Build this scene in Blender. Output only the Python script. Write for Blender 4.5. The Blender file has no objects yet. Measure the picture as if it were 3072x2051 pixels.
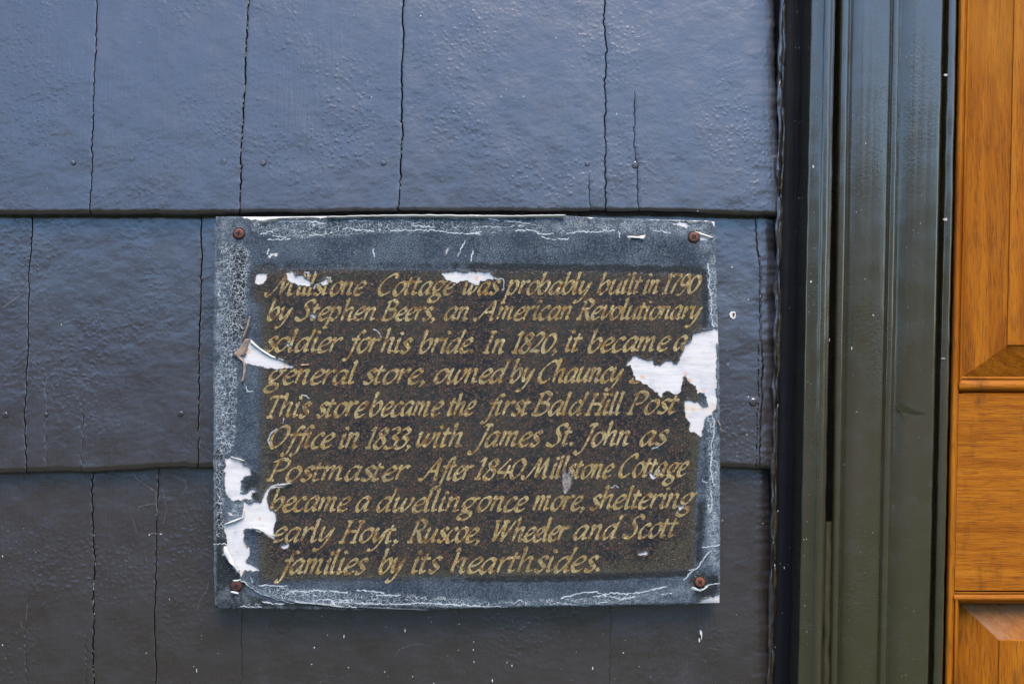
import bpy, math, random
import numpy as np
from mathutils import Vector
R = math.radians
sc = bpy.context.scene
# ------------------------------------------------------------------ camera
DIST = 0.95            # camera to the face of the plaque (m)
S = 0.00025            # metres per photo pixel at the plaque face
CZ = 1.5
cam = bpy.data.objects.new('camera', bpy.data.cameras.new('camera'))
sc.collection.objects.link(cam); sc.camera = cam
cam.location = (0, -DIST, CZ); cam.rotation_euler = (R(90), 0, 0)
cam.data.sensor_width = 36; cam.data.lens = 36*DIST/(3072*S)
cam.data.clip_start = 0.02; cam.data.clip_end = 500
# ------------------------------------------------------------------ sky, sun, exposure
SUN_EL, SUN_AZ = R(56), R(165)     # azimuth clockwise from +Y; the light comes from the right, before the wall
w = bpy.data.worlds.new('World'); sc.world = w; w.use_nodes = True
nt = w.node_tree; nt.nodes.clear()
sky = nt.nodes.new('ShaderNodeTexSky'); sky.sky_type = 'NISHITA'; sky.sun_disc = False
sky.sun_elevation = SUN_EL; sky.sun_rotation = SUN_AZ
sky.air_density = 1.0; sky.dust_density = 0.15; sky.ozone_density = 6.0
bg = nt.nodes.new('ShaderNodeBackground'); bg.inputs[1].default_value = 0.15
wo = nt.nodes.new('ShaderNodeOutputWorld')
nt.links.new(sky.outputs[0], bg.inputs[0]); nt.links.new(bg.outputs[0], wo.inputs[0])
sl = bpy.data.lights.new('sun', 'SUN'); sl.energy = 2.3; sl.angle = R(40); sl.color = (1.0, 0.84, 0.67)
so = bpy.data.objects.new('sun', sl); sc.collection.objects.link(so)
d = Vector((math.sin(SUN_AZ)*math.cos(SUN_EL), math.cos(SUN_AZ)*math.cos(SUN_EL), math.sin(SUN_EL)))
so.rotation_euler = d.to_track_quat('Z', 'Y').to_euler(); so.location = (-2, -4, 8)
sc.view_settings.view_transform = 'Standard'; sc.view_settings.look = 'None'
sc.view_settings.gamma = 1; sc.view_settings.use_curve_mapping = False
sc.view_settings.exposure = 1.22
sc.cycles.max_bounces = 6; sc.cycles.diffuse_bounces = 3; sc.cycles.glossy_bounces = 3

rng = np.random.default_rng(7); random.seed(7)
# ------------------------------------------------------------------ helpers
def W(u, v, y):
    """point on the plane at depth y that lies at photo pixel (u, v)"""
    k = S*(DIST+y)/DIST
    return ((u-1536)*k, y, CZ-(v-1025.5)*k)
def XZ(x, z, y):
    k = S*(DIST+y)/DIST
    return x/k+1536, 1025.5-(z-CZ)/k
_perm = rng.random((257, 257))
def vnoise(x, y, seed=0):
    x = np.asarray(x, float)+seed*17.31; y = np.asarray(y, float)+seed*9.77
    xi = np.floor(x).astype(int); yi = np.floor(y).astype(int)
    fx = x-xi; fy = y-yi; fx = fx*fx*(3-2*fx); fy = fy*fy*(3-2*fy)
    a = _perm[xi % 257, yi % 257]; b = _perm[(xi+1) % 257, yi % 257]
    c = _perm[xi % 257, (yi+1) % 257]; e = _perm[(xi+1) % 257, (yi+1) % 257]
    return (a*(1-fx)+b*fx)*(1-fy)+(c*(1-fx)+e*fx)*fy
def fbm(x, y, seed=0, o=4):
    s = 0; a = 0.5; t = 0
    for i in range(o):
        s = s+a*vnoise(x*2**i, y*2**i, seed+i*3); t += a; a *= .5
    return s/t          # 0..1
def sstep(a, b, x):
    t = np.clip((np.asarray(x, float)-a)/(b-a), 0, 1); return t*t*(3-2*t)
def lerp_pts(pts, v):
    """pts: (v,u) pairs sorted by v"""
    p = sorted(pts); return np.interp(v, [a for a, b in p], [b for a, b in p])

def mesh_obj(name, verts, faces, mat, parent=None, smooth=True, kind=None):
    me = bpy.data.meshes.new(name)
    if isinstance(verts, np.ndarray) and isinstance(faces, np.ndarray):
        nv, nf, k = len(verts), len(faces), faces.shape[1]
        me.vertices.add(nv); me.vertices.foreach_set('co', verts.astype(np.float32).ravel())
        me.loops.add(nf*k); me.loops.foreach_set('vertex_index', faces.astype(np.int32).ravel())
        me.polygons.add(nf); me.polygons.foreach_set('loop_start', np.arange(0, nf*k, k, dtype=np.int32))
        me.update(calc_edges=True); me.validate()
    else:
        me.from_pydata([tuple(p) for p in verts], [], [tuple(f) for f in faces]); me.update()
    me.polygons.foreach_set('use_smooth', [smooth]*len(me.polygons))
    if mat: me.materials.append(mat)
    o = bpy.data.objects.new(name, me); sc.collection.objects.link(o)
    if parent: o.parent = parent
    if kind: o['kind'] = kind
    return o
def thing(name, label, cat, group=None):
    o = bpy.data.objects.new(name, None); sc.collection.objects.link(o)
    o.empty_display_size = 0.05
    o['label'] = label; o['category'] = cat
    if group: o['group'] = group
    return o
def facing(verts, faces, want):
    """turn the faces so that most normals agree with want"""
    return faces

# ---- node helper
class N:
    def __init__(s, name):
        s.m = bpy.data.materials.new(name); s.m.use_nodes = True
        s.t = s.m.node_tree; s.t.nodes.clear()
        s.out = s.t.nodes.new('ShaderNodeOutputMaterial')
        s.b = s.t.nodes.new('ShaderNodeBsdfPrincipled'); s.l(s.b.outputs[0], s.out.inputs[0])
        s.co = s.t.nodes.new('ShaderNodeNewGeometry').outputs['Position']
    def l(s, a, b): s.t.links.new(a, b)
    def put(s, sock, v):
        if v is None: return
        if hasattr(v, 'is_output') or isinstance(v, bpy.types.NodeSocket): s.l(v, sock)
        else:
            if isinstance(v, tuple) and len(v) == 3 and sock.type == 'RGBA': v = (*v, 1)
            sock.default_value = v
    def map(s, scale=(1, 1, 1), loc=(0, 0, 0), rot=(0, 0, 0), src=None):
        n = s.t.nodes.new('ShaderNodeMapping'); s.put(n.inputs[0], src or s.co)
        n.inputs['Scale'].default_value = scale; n.inputs['Location'].default_value = loc; n.inputs['Rotation'].default_value = rot
        return n.outputs[0]
    def noise(s, scale, det=3, rough=.5, src=None, dist=0, col=False):
        n = s.t.nodes.new('ShaderNodeTexNoise'); s.put(n.inputs['Vector'], src or s.co)
        n.inputs['Scale'].default_value = scale; n.inputs['Detail'].default_value = det
        n.inputs['Roughness'].default_value = rough; n.inputs['Distortion'].default_value = dist
        return n.outputs['Color' if col else 'Fac']
    def vor(s, scale, feat='F1', src=None, rnd=1, out='Distance'):
        n = s.t.nodes.new('ShaderNodeTexVoronoi'); n.feature = feat; s.put(n.inputs['Vector'], src or s.co)
        n.inputs['Scale'].default_value = scale; n.inputs['Randomness'].default_value = rnd
        return n.outputs[out]
    def wave(s, scale, src=None, dist=3, det=3, dsc=1, direction='X'):
        n = s.t.nodes.new('ShaderNodeTexWave'); s.put(n.inputs['Vector'], src or s.co); n.bands_direction = direction
        n.inputs['Scale'].default_value = scale; n.inputs['Distortion'].default_value = dist
        n.inputs['Detail'].default_value = det; n.inputs['Detail Scale'].default_value = dsc
        return n.outputs['Fac']
    def mr(s, v, a, b, c=0., d=1., smooth=True):
        n = s.t.nodes.new('ShaderNodeMapRange'); n.interpolation_type = 'SMOOTHSTEP' if smooth else 'LINEAR'
        s.put(n.inputs[0], v)
        for i, q in enumerate((a, b, c, d)): s.put(n.inputs[i+1], q)
        return n.outputs[0]
    def mix(s, f, a, b, mode='MIX'):
        n = s.t.nodes.new('ShaderNodeMix'); n.data_type = 'RGBA'; n.blend_type = mode
        s.put(n.inputs[0], f); s.put(n.inputs[6], a); s.put(n.inputs[7], b); return n.outputs[2]
    def ma(s, op, a, b=None, c=None):
        n = s.t.nodes.new('ShaderNodeMath'); n.operation = op
        s.put(n.inputs[0], a); s.put(n.inputs[1], b); s.put(n.inputs[2], c); return n.outputs[0]
    def attr(s, name):
        n = s.t.nodes.new('ShaderNodeAttribute'); n.attribute_name = name
        q = s.t.nodes.new('ShaderNodeSeparateColor'); s.l(n.outputs['Color'], q.inputs[0])
        return q.outputs[0], q.outputs[1], q.outputs[2], n.outputs['Alpha']
    def distort(s, amt, scale, det=2, src=None):
        n = s.noise(scale, det, col=True, src=src)
        v = s.t.nodes.new('ShaderNodeVectorMath'); v.operation = 'SUBTRACT'; s.l(n, v.inputs[0]); v.inputs[1].default_value = (.5, .5, .5)
        k = s.t.nodes.new('ShaderNodeVectorMath'); k.operation = 'SCALE'; s.l(v.outputs[0], k.inputs[0]); k.inputs['Scale'].default_value = amt
        a = s.t.nodes.new('ShaderNodeVectorMath'); a.operation = 'ADD'; s.put(a.inputs[0], src or s.co); s.l(k.outputs[0], a.inputs[1])
        return a.outputs[0]
    def bump(s, h, dist, strength=1., prev=None):
        n = s.t.nodes.new('ShaderNodeBump'); s.put(n.inputs['Height'], h); n.inputs['Strength'].default_value = strength
        n.inputs['Distance'].default_value = dist
        if prev: s.l(prev, n.inputs['Normal'])
        return n.outputs[0]
    def done(s, col, rough, normal=None, spec=None, coat=None):
        s.put(s.b.inputs['Base Color'], col); s.put(s.b.inputs['Roughness'], rough)
        if normal: s.l(normal, s.b.inputs['Normal'])
        if spec is not None: s.put(s.b.inputs['Specular IOR Level'], spec)
        if coat: s.b.inputs['Coat Weight'].default_value = coat[0]; s.b.inputs['Coat Roughness'].default_value = coat[1]
        return s.m

# ------------------------------------------------------------------ materials
def mat_shingle():
    n = N('shingle_paint')
    q = n.distort(.004, 60)
    # painted-over grit: scattered rounded bumps, gathered in patches
    b1 = n.mr(n.vor(285, 'SMOOTH_F1', q), .0, .50, 1, 0)
    patch = n.mr(n.noise(13, 3), .40, .68)
    b1 = n.ma('MULTIPLY', b1, patch)
    b2 = n.noise(330, 3, .55, src=n.map((1, 1, 1.25), src=q))
    b3 = n.noise(60, 3, .5)
    grain = n.noise(1.0, 3, .6, src=n.map((420, 420, 14)))
    gp = n.mr(n.noise(9, 2, src=n.map((1.6, 1, .5), loc=(3, 0, 1))), .46, .70, .12, 1)
    h = n.ma('ADD', n.ma('MULTIPLY', b1, .46), n.ma('MULTIPLY', b2, .34))
    h = n.ma('ADD', h, n.ma('MULTIPLY', b3, .28))
    h = n.ma('ADD', h, n.ma('MULTIPLY', n.ma('MULTIPLY', grain, gp), 1.0))
    nb = n.bump(h, .00040, 1.0)
    c = n.mix(n.noise(7, 4), (.022, .0155, .0125), (.033, .024, .021))
    ch = n.mr(n.noise(22, 5, .65, src=n.map((1, 1, .7), loc=(5, 2, 7))), .55, .8)
    c = n.mix(n.ma('MULTIPLY', ch, .35), c, (.06, .058, .064))     # chalking
    # dust and web under the butts
    sp = n.vor(150, 'F1', n.map((1, 1, .55), loc=(1.3, 0, 2.7)))
    spm = n.ma('MULTIPLY', n.mr(sp, .035, .07, 1, 0), n.mr(n.noise(19, 2, src=n.map(loc=(7, 7, 7))), .58, .62))
    c = n.mix(spm, c, (.5, .52, .45))
    rg = n.mr(n.noise(40, 4), .3, .7, .26, .34)
    n.b.inputs['IOR'].default_value = 1.58; return n.done(c, rg, nb, spec=1., coat=(1., .22))
def mat_casing():
    n = N('casing_paint')
    st = n.noise(1, 3, .55, src=n.map((700, 700, 9)))
    op = n.noise(520, 2, .5)
    pm = n.mr(n.noise(14, 2, src=n.map((1, 1, .4))), .4, .65)
    h = n.ma('ADD', n.ma('MULTIPLY', st, .35), n.ma('MULTIPLY', n.ma('MULTIPLY', op, pm), .8))
    h = n.ma('ADD', h, n.ma('MULTIPLY', n.noise(45, 2, src=n.map((1, 1, .25))), .9))
    grit = n.mr(n.vor(300, 'F1'), .02, .12, 1, 0)
    h = n.ma('ADD', h, n.ma('MULTIPLY', grit, n.mr(n.noise(30, 2, src=n.map(loc=(4, 4, 4))), .55, .7)))
    c = n.mix(n.noise(9, 3, src=n.map((3, 1, .6))), (.036, .032, .015), (.052, .045, .024))
    sc_ = n.mr(n.noise(1, 3, .7, src=n.map((900, 900, 30), loc=(2, 0, 0))), .74, .80)
    c = n.mix(n.ma('MULTIPLY', sc_, .3), c, (.25, .25, .26))
    return n.done(c, n.mr(n.noise(60, 3), .3, .7, .20, .30), n.bump(h, .00042, 1.), spec=.8, coat=(1., .13))
def mat_black():
    n = N('black_paint')
    h = n.noise(1, 3, .6, src=n.map((500, 500, 20)))
    c = n.mix(n.noise(30, 3), (.003, .0035, .005), (.006, .0065, .009))
    s1 = n.mr(n.noise(1, 3, .7, src=n.map((600, 600, 16), loc=(1, 2, 3))), .73, .78)
    c = n.mix(n.ma('MULTIPLY', s1, n.mr(n.noise(25, 2), .5, .6)), c, (.12, .13, .15))
    return n.done(c, .6, n.bump(h, .0005, 1.), spec=.25)
def mat_wood(name, axis='Z', rot=0, dark=1., worn_lit=False):
    n = N(name)
    base = n.map(rot=(0, rot, 0))
    sc3 = {'Z': (95, 95, 7), 'X': (7, 95, 190)}[axis]
    f3 = {'Z': (1300, 1300, 60), 'X': (60, 1300, 1150)}[axis]; base = n.distort(.0012, 60, src=base)
    g1 = n.noise(1, 5, .6, src=n.map(sc3, src=base), dist=.6)
    g2 = n.noise(1, 4, .65, src=n.map(f3, src=base))
    big = n.noise(6, 3, src=n.map((1, 1, .5)))
    c = n.mix(n.mr(g1, .3, .72), (.45*dark, .155*dark, .010*dark), (.28*dark, .078*dark, .004*dark))
    c = n.mix(n.mr(g2, .46, .70, 0, .8), c, (.12*dark, .038*dark, .008*dark))
    c = n.mix(n.mr(big, .5, .75, 0, .5), c, (.56*dark, .25*dark, .03*dark))
    blot = n.mr(n.noise(26, 5, .7, src=n.map((1.6, 1, .45), loc=(2, 2, 2))), .52, .74, 0, .75)
    c = n.mix(blot, c, (.07, .028, .008))
    pore = n.mr(n.vor(900, 'F1', n.map((1, 1, .3))), .02, .1, .5, 0)
    c = n.mix(pore, c, (.10, .035, .01))
    if worn_lit: c = n.mix(n.mr(n.noise(40, 4, .6), .3, .65, .15, .5), c, (.28, .19, .13))  # grey wear, plus painted-in light of an upward-facing bevel
    return n.done(c, n.mr(g2, .3, .7, .42, .55), n.bump(n.ma('ADD', g2, g1), .0003, 1.), spec=.12)
def mat_simple(name, col, rough, var=.3, scale=80, bump=0, spec=.5, metal=0):
    n = N(name)
    f = n.noise(scale, 4, .6)
    c = n.mix(f, tuple(x*(1-var) for x in col), tuple(min(1, x*(1+var)) for x in col))
    n.b.inputs['Metallic'].default_value = metal
    return n.done(c, rough, n.bump(f, bump, 1.) if bump else None, spec=spec)
def mat_bare():
    n = N('bare_primed_wood')
    g = n.noise(1, 5, .7, src=n.map((30, 30, 230), src=n.distort(.003, 60)))
    g2 = n.noise(1, 4, .6, src=n.map((5, 5, 90), loc=(1, 1, 1)))
    c = n.mix(n.mr(g, .35, .75), (.71, .69, .655), (.56, .55, .55))
    c = n.mix(n.mr(g2, .55, .75, 0, .6), c, (.66, .54, .43))
    c = n.mix(n.mr(n.noise(50, 4, .6), .48, .72, 0, .7), c, (.46, .48, .52))
    c = n.mix(n.mr(n.noise(110, 5, .7, src=n.map((1, 1, 2.2), loc=(4, 4, 4))), .56, .74, 0, .7), c, (.36, .33, .28))
    c = n.mix(n.mr(n.vor(95, 'F1', n.distort(.004, 90)), .10, .22, .8, 0), c, (.66, .45, .31))
    return n.done(c, .7, n.bump(g, .0003, 1.), spec=.3)
def paint_core(n, gold):
    """weathered plaque paint; masks come from the mesh"""
    panel, crackle, wline, dark = n.attr('mask_a')
    edge, olive, pale, vcrack = n.attr('mask_b')
    q = n.distort(.0016, 330)
    ve = n.vor(430, 'DISTANCE_TO_EDGE', q)          # alligatored panel: islands about 2 mm across
    vf = n.vor(430, 'F1', q, out='Color')
    isl = n.mr(ve, .07, .19)
    rim = n.ma('MULTIPLY', n.mr(ve, .07, .14), n.mr(ve, .18, .30, 1, 0))
    sep = n.t.nodes.new('ShaderNodeSeparateColor'); n.l(vf, sep.inputs[0])
    some = n.mr(n.ma('ADD', sep.outputs[0], n.ma('MULTIPLY', n.ma('SUBTRACT', n.noise(45, 4, .6), .5), 1.3)), .20, .50)
    isl = n.ma('MULTIPLY', isl, some)
    big = n.noise(22, 4, .6)
    net = n.mix(n.mr(big, .35, .65), (.009, .012, .019), (.034, .035, .029))
    brown = n.mix(sep.outputs[1], (.046, .026, .017), (.115, .062, .038))
    brown = n.mix(n.ma('MULTIPLY', rim, .8), brown, (.22, .13, .08))
    pc = n.mix(isl, net, brown)
    fine = n.noise(1500, 2, .6)
    ol = n.mix(n.mr(fine, .4, .62), (.026, .029, .024), (.150, .140, .082))
    pc = n.mix(n.ma('MULTIPLY', olive, n.mr(n.noise(230, 4, .65), .30, .56)), pc, ol)
    # border
    nz = n.noise(26, 5, .62, src=n.map((1, 1, 1.6)))
    f2 = n.noise(700, 4, .7)
    bc = n.mix(n.mr(nz, .33, .68), (.022, .038, .064), (.080, .112, .142))
    bc = n.mix(n.ma('MULTIPLY', n.mr(f2, .45, .68), .45), bc, (.19, .225, .245))
    dk = n.mix(n.mr(f2, .5, .7), (.011, .016, .018), (.05, .065, .06))
    bc = n.mix(n.mr(n.ma('ADD', dark, n.ma('MULTIPLY', n.ma('SUBTRACT', n.noise(110, 5, .75), .5), 1.3)), .26, .66), bc, dk)
    bc = n.mix(n.ma('MULTIPLY', pale, n.mr(n.noise(160, 4, .7), .35, .65)), bc, (.30, .35, .39))
    # hairline black crazing
    hc = n.vor(520, 'DISTANCE_TO_EDGE', n.distort(.003, 200))
    bc = n.mix(n.mr(hc, .0, .09, .75, 0), bc, (.012, .016, .022))
    vc = n.vor(1, 'DISTANCE_TO_EDGE', n.map((330, 100, 110), src=n.distort(.004, 130)))
    bc = n.mix(n.ma('MULTIPLY', n.mr(vc, .0, .055, 1, 0), vcrack), bc, (.008, .010, .014))
    col = n.mix(panel, bc, pc)
    # white crackle: primer showing in the cracks
    wq = n.distort(.0022, 420)
    w1 = n.vor(430, 'DISTANCE_TO_EDGE', wq); w2 = n.vor(290, 'DISTANCE_TO_EDGE', n.distort(.004, 260))
    gate = n.mr(n.ma('ADD', crackle, n.ma('MULTIPLY', n.ma('SUBTRACT', n.noise(120, 4, .7), .5), 1.9)), .35, .95)
    wc = n.ma('MAXIMUM', n.ma('MULTIPLY', n.mr(w1, .02, .085, 1, 0), n.mr(n.noise(420, 2, .6), .44, .56)), n.mr(w2, .012, .06, 1, 0))
    wc = n.ma('MULTIPLY', wc, gate)
    wl = n.mr(n.ma('ADD', wline, n.ma('MULTIPLY', n.ma('SUBTRACT', n.noise(500, 3, .6), .5), .8)), .40, .62)
    wc = n.ma('MAXIMUM', wc, wl)
    if gold:
        sp = n.noise(250, 3, .65); sp2 = n.noise(60, 3, .6)
        gc = n.mix(n.mr(sp2, .3, .7), (.56, .41, .14), (.68, .56, .29))
        gc = n.mix(n.mr(n.noise(180, 3), .48, .70, 0, .8), gc, (.44, .23, .05))
        gc = n.mix(n.mr(n.noise(34, 4, .6, src=n.map(loc=(3, 1, 5))), .46, .72, 0, .62), gc, (.17, .135, .06))
        gc = n.mix(n.ma('MULTIPLY', n.mr(ve, .0, .08, 1, 0), .55), gc, (.10, .075, .04))
        spot = n.mr(sp, .52, .60)
        gc = n.mix(n.ma('MULTIPLY', spot, .8), gc, (.20, .085, .03))
        gc = n.mix(n.mr(n.noise(900, 3, .7), .56, .68, 0, .6), gc, (.09, .07, .04))
        col = gc; wc = n.ma('MULTIPLY', wc, .8)
    col = n.mix(wc, col, (.50, .555, .575))
    col = n.mix(n.ma('MULTIPLY', edge, .75), col, (.30, .31, .30))
    hp = n.ma('MULTIPLY', panel, n.ma('ADD', n.ma('MULTIPLY', isl, 1.6), n.ma('MULTIPLY', rim, .9)))
    hb = n.ma('SUBTRACT', n.ma('MULTIPLY', n.mr(hc, 0, .12), .5), n.ma('MULTIPLY', wc, .8))
    hp = n.ma('MULTIPLY', hp, 1.5)
    h = n.ma('ADD', hp, n.ma('ADD', hb, n.ma('MULTIPLY', f2, .4)))
    return n.done(col, n.mix(panel, (.55,)*3, (.42,)*3), n.bump(h, .0005, 1.), spec=.4)
M = {
 'shingle': mat_shingle(), 'casing': mat_casing(), 'black': mat_black(),
 'wood_v': mat_wood('stained_wood_upright', 'Z'), 'wood_h': mat_wood('stained_wood_level', 'X'),
 'wood_d': mat_wood('stained_wood_slant', 'X', R(-35)),
 'wood_w': mat_wood('worn_lit_slant_wood', 'X', R(-35), 1., True),
 'bare': mat_bare(), 'film': paint_core(N('weathered_plaque_paint'), False), 'gold': paint_core(N('gold_letter_paint'), True),
 'edge': mat_simple('plaque_edge_paint', (.035, .05, .065), .6, .6, 300, .0005),
 'flake': mat_simple('peeled_paint_back', (.60, .60, .55), .6, .25, 120, .0002),
 'flake_brown': mat_simple('stained_paint_back', (.30, .225, .17), .6, .6, 160, .0002),
 'rust': mat_simple('rusty_screw', (.17, .066, .045), .6, .5, 900, .0003, .5, .35),
 'rust_dark': mat_simple('dark_rusty_screw', (.10, .035, .028), .7, .6, 700, .0004, .4, .2),
 'rust_red': mat_simple('red_rusty_screw', (.22, .075, .04), .75, .5, 800, .0004, .3, .1),
 'recess': mat_simple('screw_recess', (.012, .008, .007), .8, .3, 900),
 'grey_wood': mat_simple('torn_grey_wood', (.30, .27, .25), .85, .6, 420, .0012, .2),
 'nail': mat_simple('nail_under_paint', (.055, .065, .085), .42, .5, 500, .0006, .9),
 'chip': mat_simple('chipped_white_paint', (.70, .72, .66), .6, .15, 300),
 'splinter': mat_simple('bare_splinter', (.42, .40, .36), .8, .4, 300),
 'web': mat_simple('cobweb_thread', (.17, .18, .15), .8, .2, 300),
 'backing': mat_simple('sheathing', (.012, .011, .010), .9, .3, 50, 0, .1),
}

# ------------------------------------------------------------------ surroundings (what the gloss paint mirrors)
def ground_mat(name, a, b, sc_):
    n = N(name); return n.done(n.mix(n.noise(sc_, 5, .6), a, b), .9, spec=.15)
def sheet(name, x0, x1, y0, y1, z, m):
    return mesh_obj(name, [(x0, y0, z), (x1, y0, z), (x1, y1, z), (x0, y1, z)], [(0, 1, 2, 3)], m, None, False, 'structure')
sheet('ground', -250, 250, -250, 250, 0, ground_mat('meadow', (.035, .05, .018), (.06, .075, .03), 1.5))
sheet('lawn', -40, 40, -9.2, -1.2, .004, ground_mat('lawn_grass', (.020, .045, .010), (.038, .070, .020), 3))
sheet('path', -40, 40, -1.2, -.05, .004, ground_mat('path_stone', (.10, .095, .09), (.15, .14, .13), 4))
sheet('drive', -60, 60, -30, -9.2, .004, ground_mat('gravel', (.08, .066, .066), (.13, .11, .107), 6))
# far wood beyond the drive: trunks and leaf clumps in one mass
fv = []; ff = []
for i in range(46):
    cx = -75+i*3.3+random.uniform(-1, 1); cy = -40+random.uniform(-5, 3)-abs(cx)*.0; h = random.uniform(8.5, 12)
    for k in range(420):
        a = random.uniform(0, 2*math.pi); t = random.random(); rr = 2.9*math.sqrt(random.random())*math.sin(math.pi*min(1, .25+.75*t))
        p = Vector((cx+rr*math.cos(a), cy+rr*math.sin(a), .6+t*(h-.6)))
        e1 = Vector((random.gauss(0, 1), random.gauss(0, 1), random.gauss(0, 1))).normalized()
        e2 = e1.cross(Vector((random.gauss(0, 1), random.gauss(0, 1), random.gauss(0, 1)))).normalized()
        s_ = random.uniform(.35, .8); b0 = len(fv)
        fv += [p+e1*s_, p+e2*s_*.7, p-e1*s_, p-e2*s_*.7]; ff.append((b0, b0+1, b0+2, b0+3))
wd = mesh_obj('far_wood', fv, ff, ground_mat('foliage', (.020, .028, .009), (.045, .058, .020), .8), None, False, 'stuff')
wd['label'] = 'dense green wood standing beyond the gravel drive'; wd['category'] = 'wood'

# ------------------------------------------------------------------ shingled wall
wall = thing('shingled_wall', 'dark painted shingled house wall with cracked joints and gritty paint', 'wall')
mesh_obj('sheathing', [(-3.2, .040, 0), (2.6, .040, 0), (2.6, .040, 2.9), (-3.2, .040, 2.9),
                       (-3.2, .14, 0), (2.6, .14, 0), (2.6, .14, 2.9), (-3.2, .14, 2.9)],
         [(3, 2, 1, 0), (4, 5, 6, 7), (0, 1, 5, 4), (1, 2, 6, 5), (2, 3, 7, 6), (3, 0, 4, 7)], M['backing'], wall, False)
YB, YT = .012, .0235       # face depth at a course's butt, and where the next course covers it
def shingle(left, right, v0, v1, bot=None, cracks=(), hi=False, seed=0, dy=0., gap=1.6, fade=0):
    """left/right: (v,u) guides in photo pixels on the course face; v0..v1 exposed height; cracks: (pts, va, vb, w, depth)"""
    r_ = np.random.default_rng(seed+100)
    nz = 150 if hi else 6
    rows = np.concatenate([np.linspace(v0-30, v1-22, nz), v1-np.array([18, 15, 12, 9, 6, 4, 2, 1, 0])])
    guides = [('L', left, None)]+[('C', c[0], c) for c in sorted(cracks, key=lambda c: c[0][0][1])]+[('R', right, None)]
    jit = (lambda v, sd: (vnoise(v/9., sd*3.1, sd)-.5)*5.5+(vnoise(v/60., sd*1.7, sd)-.5)*5) if hi else (lambda v, sd: 0*v)
    cols = []; bev = min(1., gap/.5)      # (u array, inward offset array)
    for gi, (kind, pts, c) in enumerate(guides):
        key = int(pts[0][1]) % 97 if kind != 'C' else 5+gi
        u = lerp_pts(pts, rows)+jit(rows, key)
        if kind == 'L':
            gw = gap*(.45+1.3*vnoise(rows/40., key*2.3, key)) if hi else gap
            base = [(u+gw, .006), (u+gw+.4, .0006*bev), (u+gw+1.6, .00012*bev), (u+gw+4, 0.)]
        elif kind == 'R':
            gw = gap*(.45+1.3*vnoise(rows/40., key*2.3+5, key)) if hi else gap
            base = [(u-gw-4, 0.), (u-gw-1.6, .00012*bev), (u-gw-.4, .0006*bev), (u-gw, .006)]
            if fade: base = [(u-gw-fade*(1-q), .0045*q**1.8) for q in np.linspace(0, .96, 14)]+[(u-gw, .009)]
        else:
            _, _, va, vb, cw, cd = (None, *c)
            act = sstep(va, va+40, rows)*(1-sstep(vb-10, vb, rows)) if vb < v1 else sstep(va, va+40, rows)
            act = act*(.55+.45*vnoise(rows/25., 3.3, gi))
            ww = .3+cw*act
            base = [(u-ww-2.5, 0*act), (u-ww, .0002*act), (u-ww*.3, cd*act), (u+ww*.3, cd*act), (u+ww, .0002*act), (u+ww+2.5, 0*act)]
        if cols:
            ua = cols[-1][0]; ub = base[0][0]
            k = max(2, int((ub-ua).mean()/(9 if hi else 200)))
            for j in range(1, k): cols.append((ua+(ub-ua)*j/k, 0*rows))
        for uu, off in base: cols.append((uu, off+0*rows))
    U = np.stack([c[0] for c in cols], 1); O = np.stack([c[1] for c in cols], 1)
    V = np.repeat(rows[:, None], U.shape[1], 1)
    if bot is not None:
        bb = np.interp(U[-1], [p[0] for p in bot], [p[1] for p in bot])
        if hi: bb = bb+(vnoise(U[-1]/13., 1.7, seed)-.5)*3.2+(vnoise(U[-1]/70., 2.7, seed)-.5)*4
        V = V+(bb-v1)[None, :]*sstep(v0, v1, rows)[:, None]
    yy = YT+(YB-YT)*np.clip((rows-v0)/(v1-v0), -.2, 1.)
    bt = np.clip((rows-(v1-18))/18., 0, 1); rnd = .0055*(1-np.sqrt(np.clip(1-bt**2, 0, 1)))
    Y = yy[:, None]+O+rnd[:, None]+dy
    if hi: Y = Y-(fbm(U/70., V/70., seed, 3)-.5)*.0006-(fbm(U/7., V/7., seed+5, 2)-.5)*.0002
    k = S*(DIST+Y)/DIST
    X = (U-1536)*k; Z = CZ-(V-1025.5)*k
    ny, nx = U.shape
    P = np.stack([X, Y, Z], -1).reshape(-1, 3)
    idx = np.arange(ny*nx).reshape(ny, nx)
    F = np.stack([idx[1:, :-1], idx[1:, 1:], idx[:-1, 1:], idx[:-1, :-1]], -1).reshape(-1, 4)
    # back rim: butt underside, slightly ragged, and the sides
    bk = P[idx[-1]].copy(); bk[:, 1] = YB+.0125+dy; bk[:, 2] += .0008
    mid = (P[idx[-1]]+bk)/2; mid[:, 2] += (r_.random(nx)-.5)*(.0012 if hi else 0)
    o1 = len(P); P = np.concatenate([P, mid, bk]); e = np.arange(nx)
    last = idx[-1]
    F2 = np.stack([o1+e[:-1], o1+e[1:], last[1:], last[:-1]], -1)
    F3 = np.stack([o1+nx+e[:-1], o1+nx+e[1:], o1+e[1:], o1+e[:-1]], -1)
    o2 = len(P)
    lb = P[idx[:, 0]].copy(); lb[:, 1] = .036; rb = P[idx[:, -1]].copy(); rb[:, 1] = .036
    P = np.concatenate([P, lb, rb]); m_ = np.arange(ny)
    F4 = np.stack([idx[1:, 0], idx[:-1, 0], o2+m_[:-1], o2+m_[1:]], -1)
    F5 = np.stack([idx[:-1, -1], idx[1:, -1], o2+ny+m_[1:], o2+ny+m_[:-1]], -1)
    return mesh_obj('shingle', P, np.concatenate([F, F2, F3, F4, F5]), M['shingle'], wall)
D2S = 3072/2349.
def G(*p): return [(y*D2S, x*D2S) for x, y in p]       # (x,y) read off the picture -> (v,u)
topbot = [(-900, 644), (0, 645), (720, 646), (1200, 640), (1570, 640), (1960, 640), (2100, 645), (2360, 652)]
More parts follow.
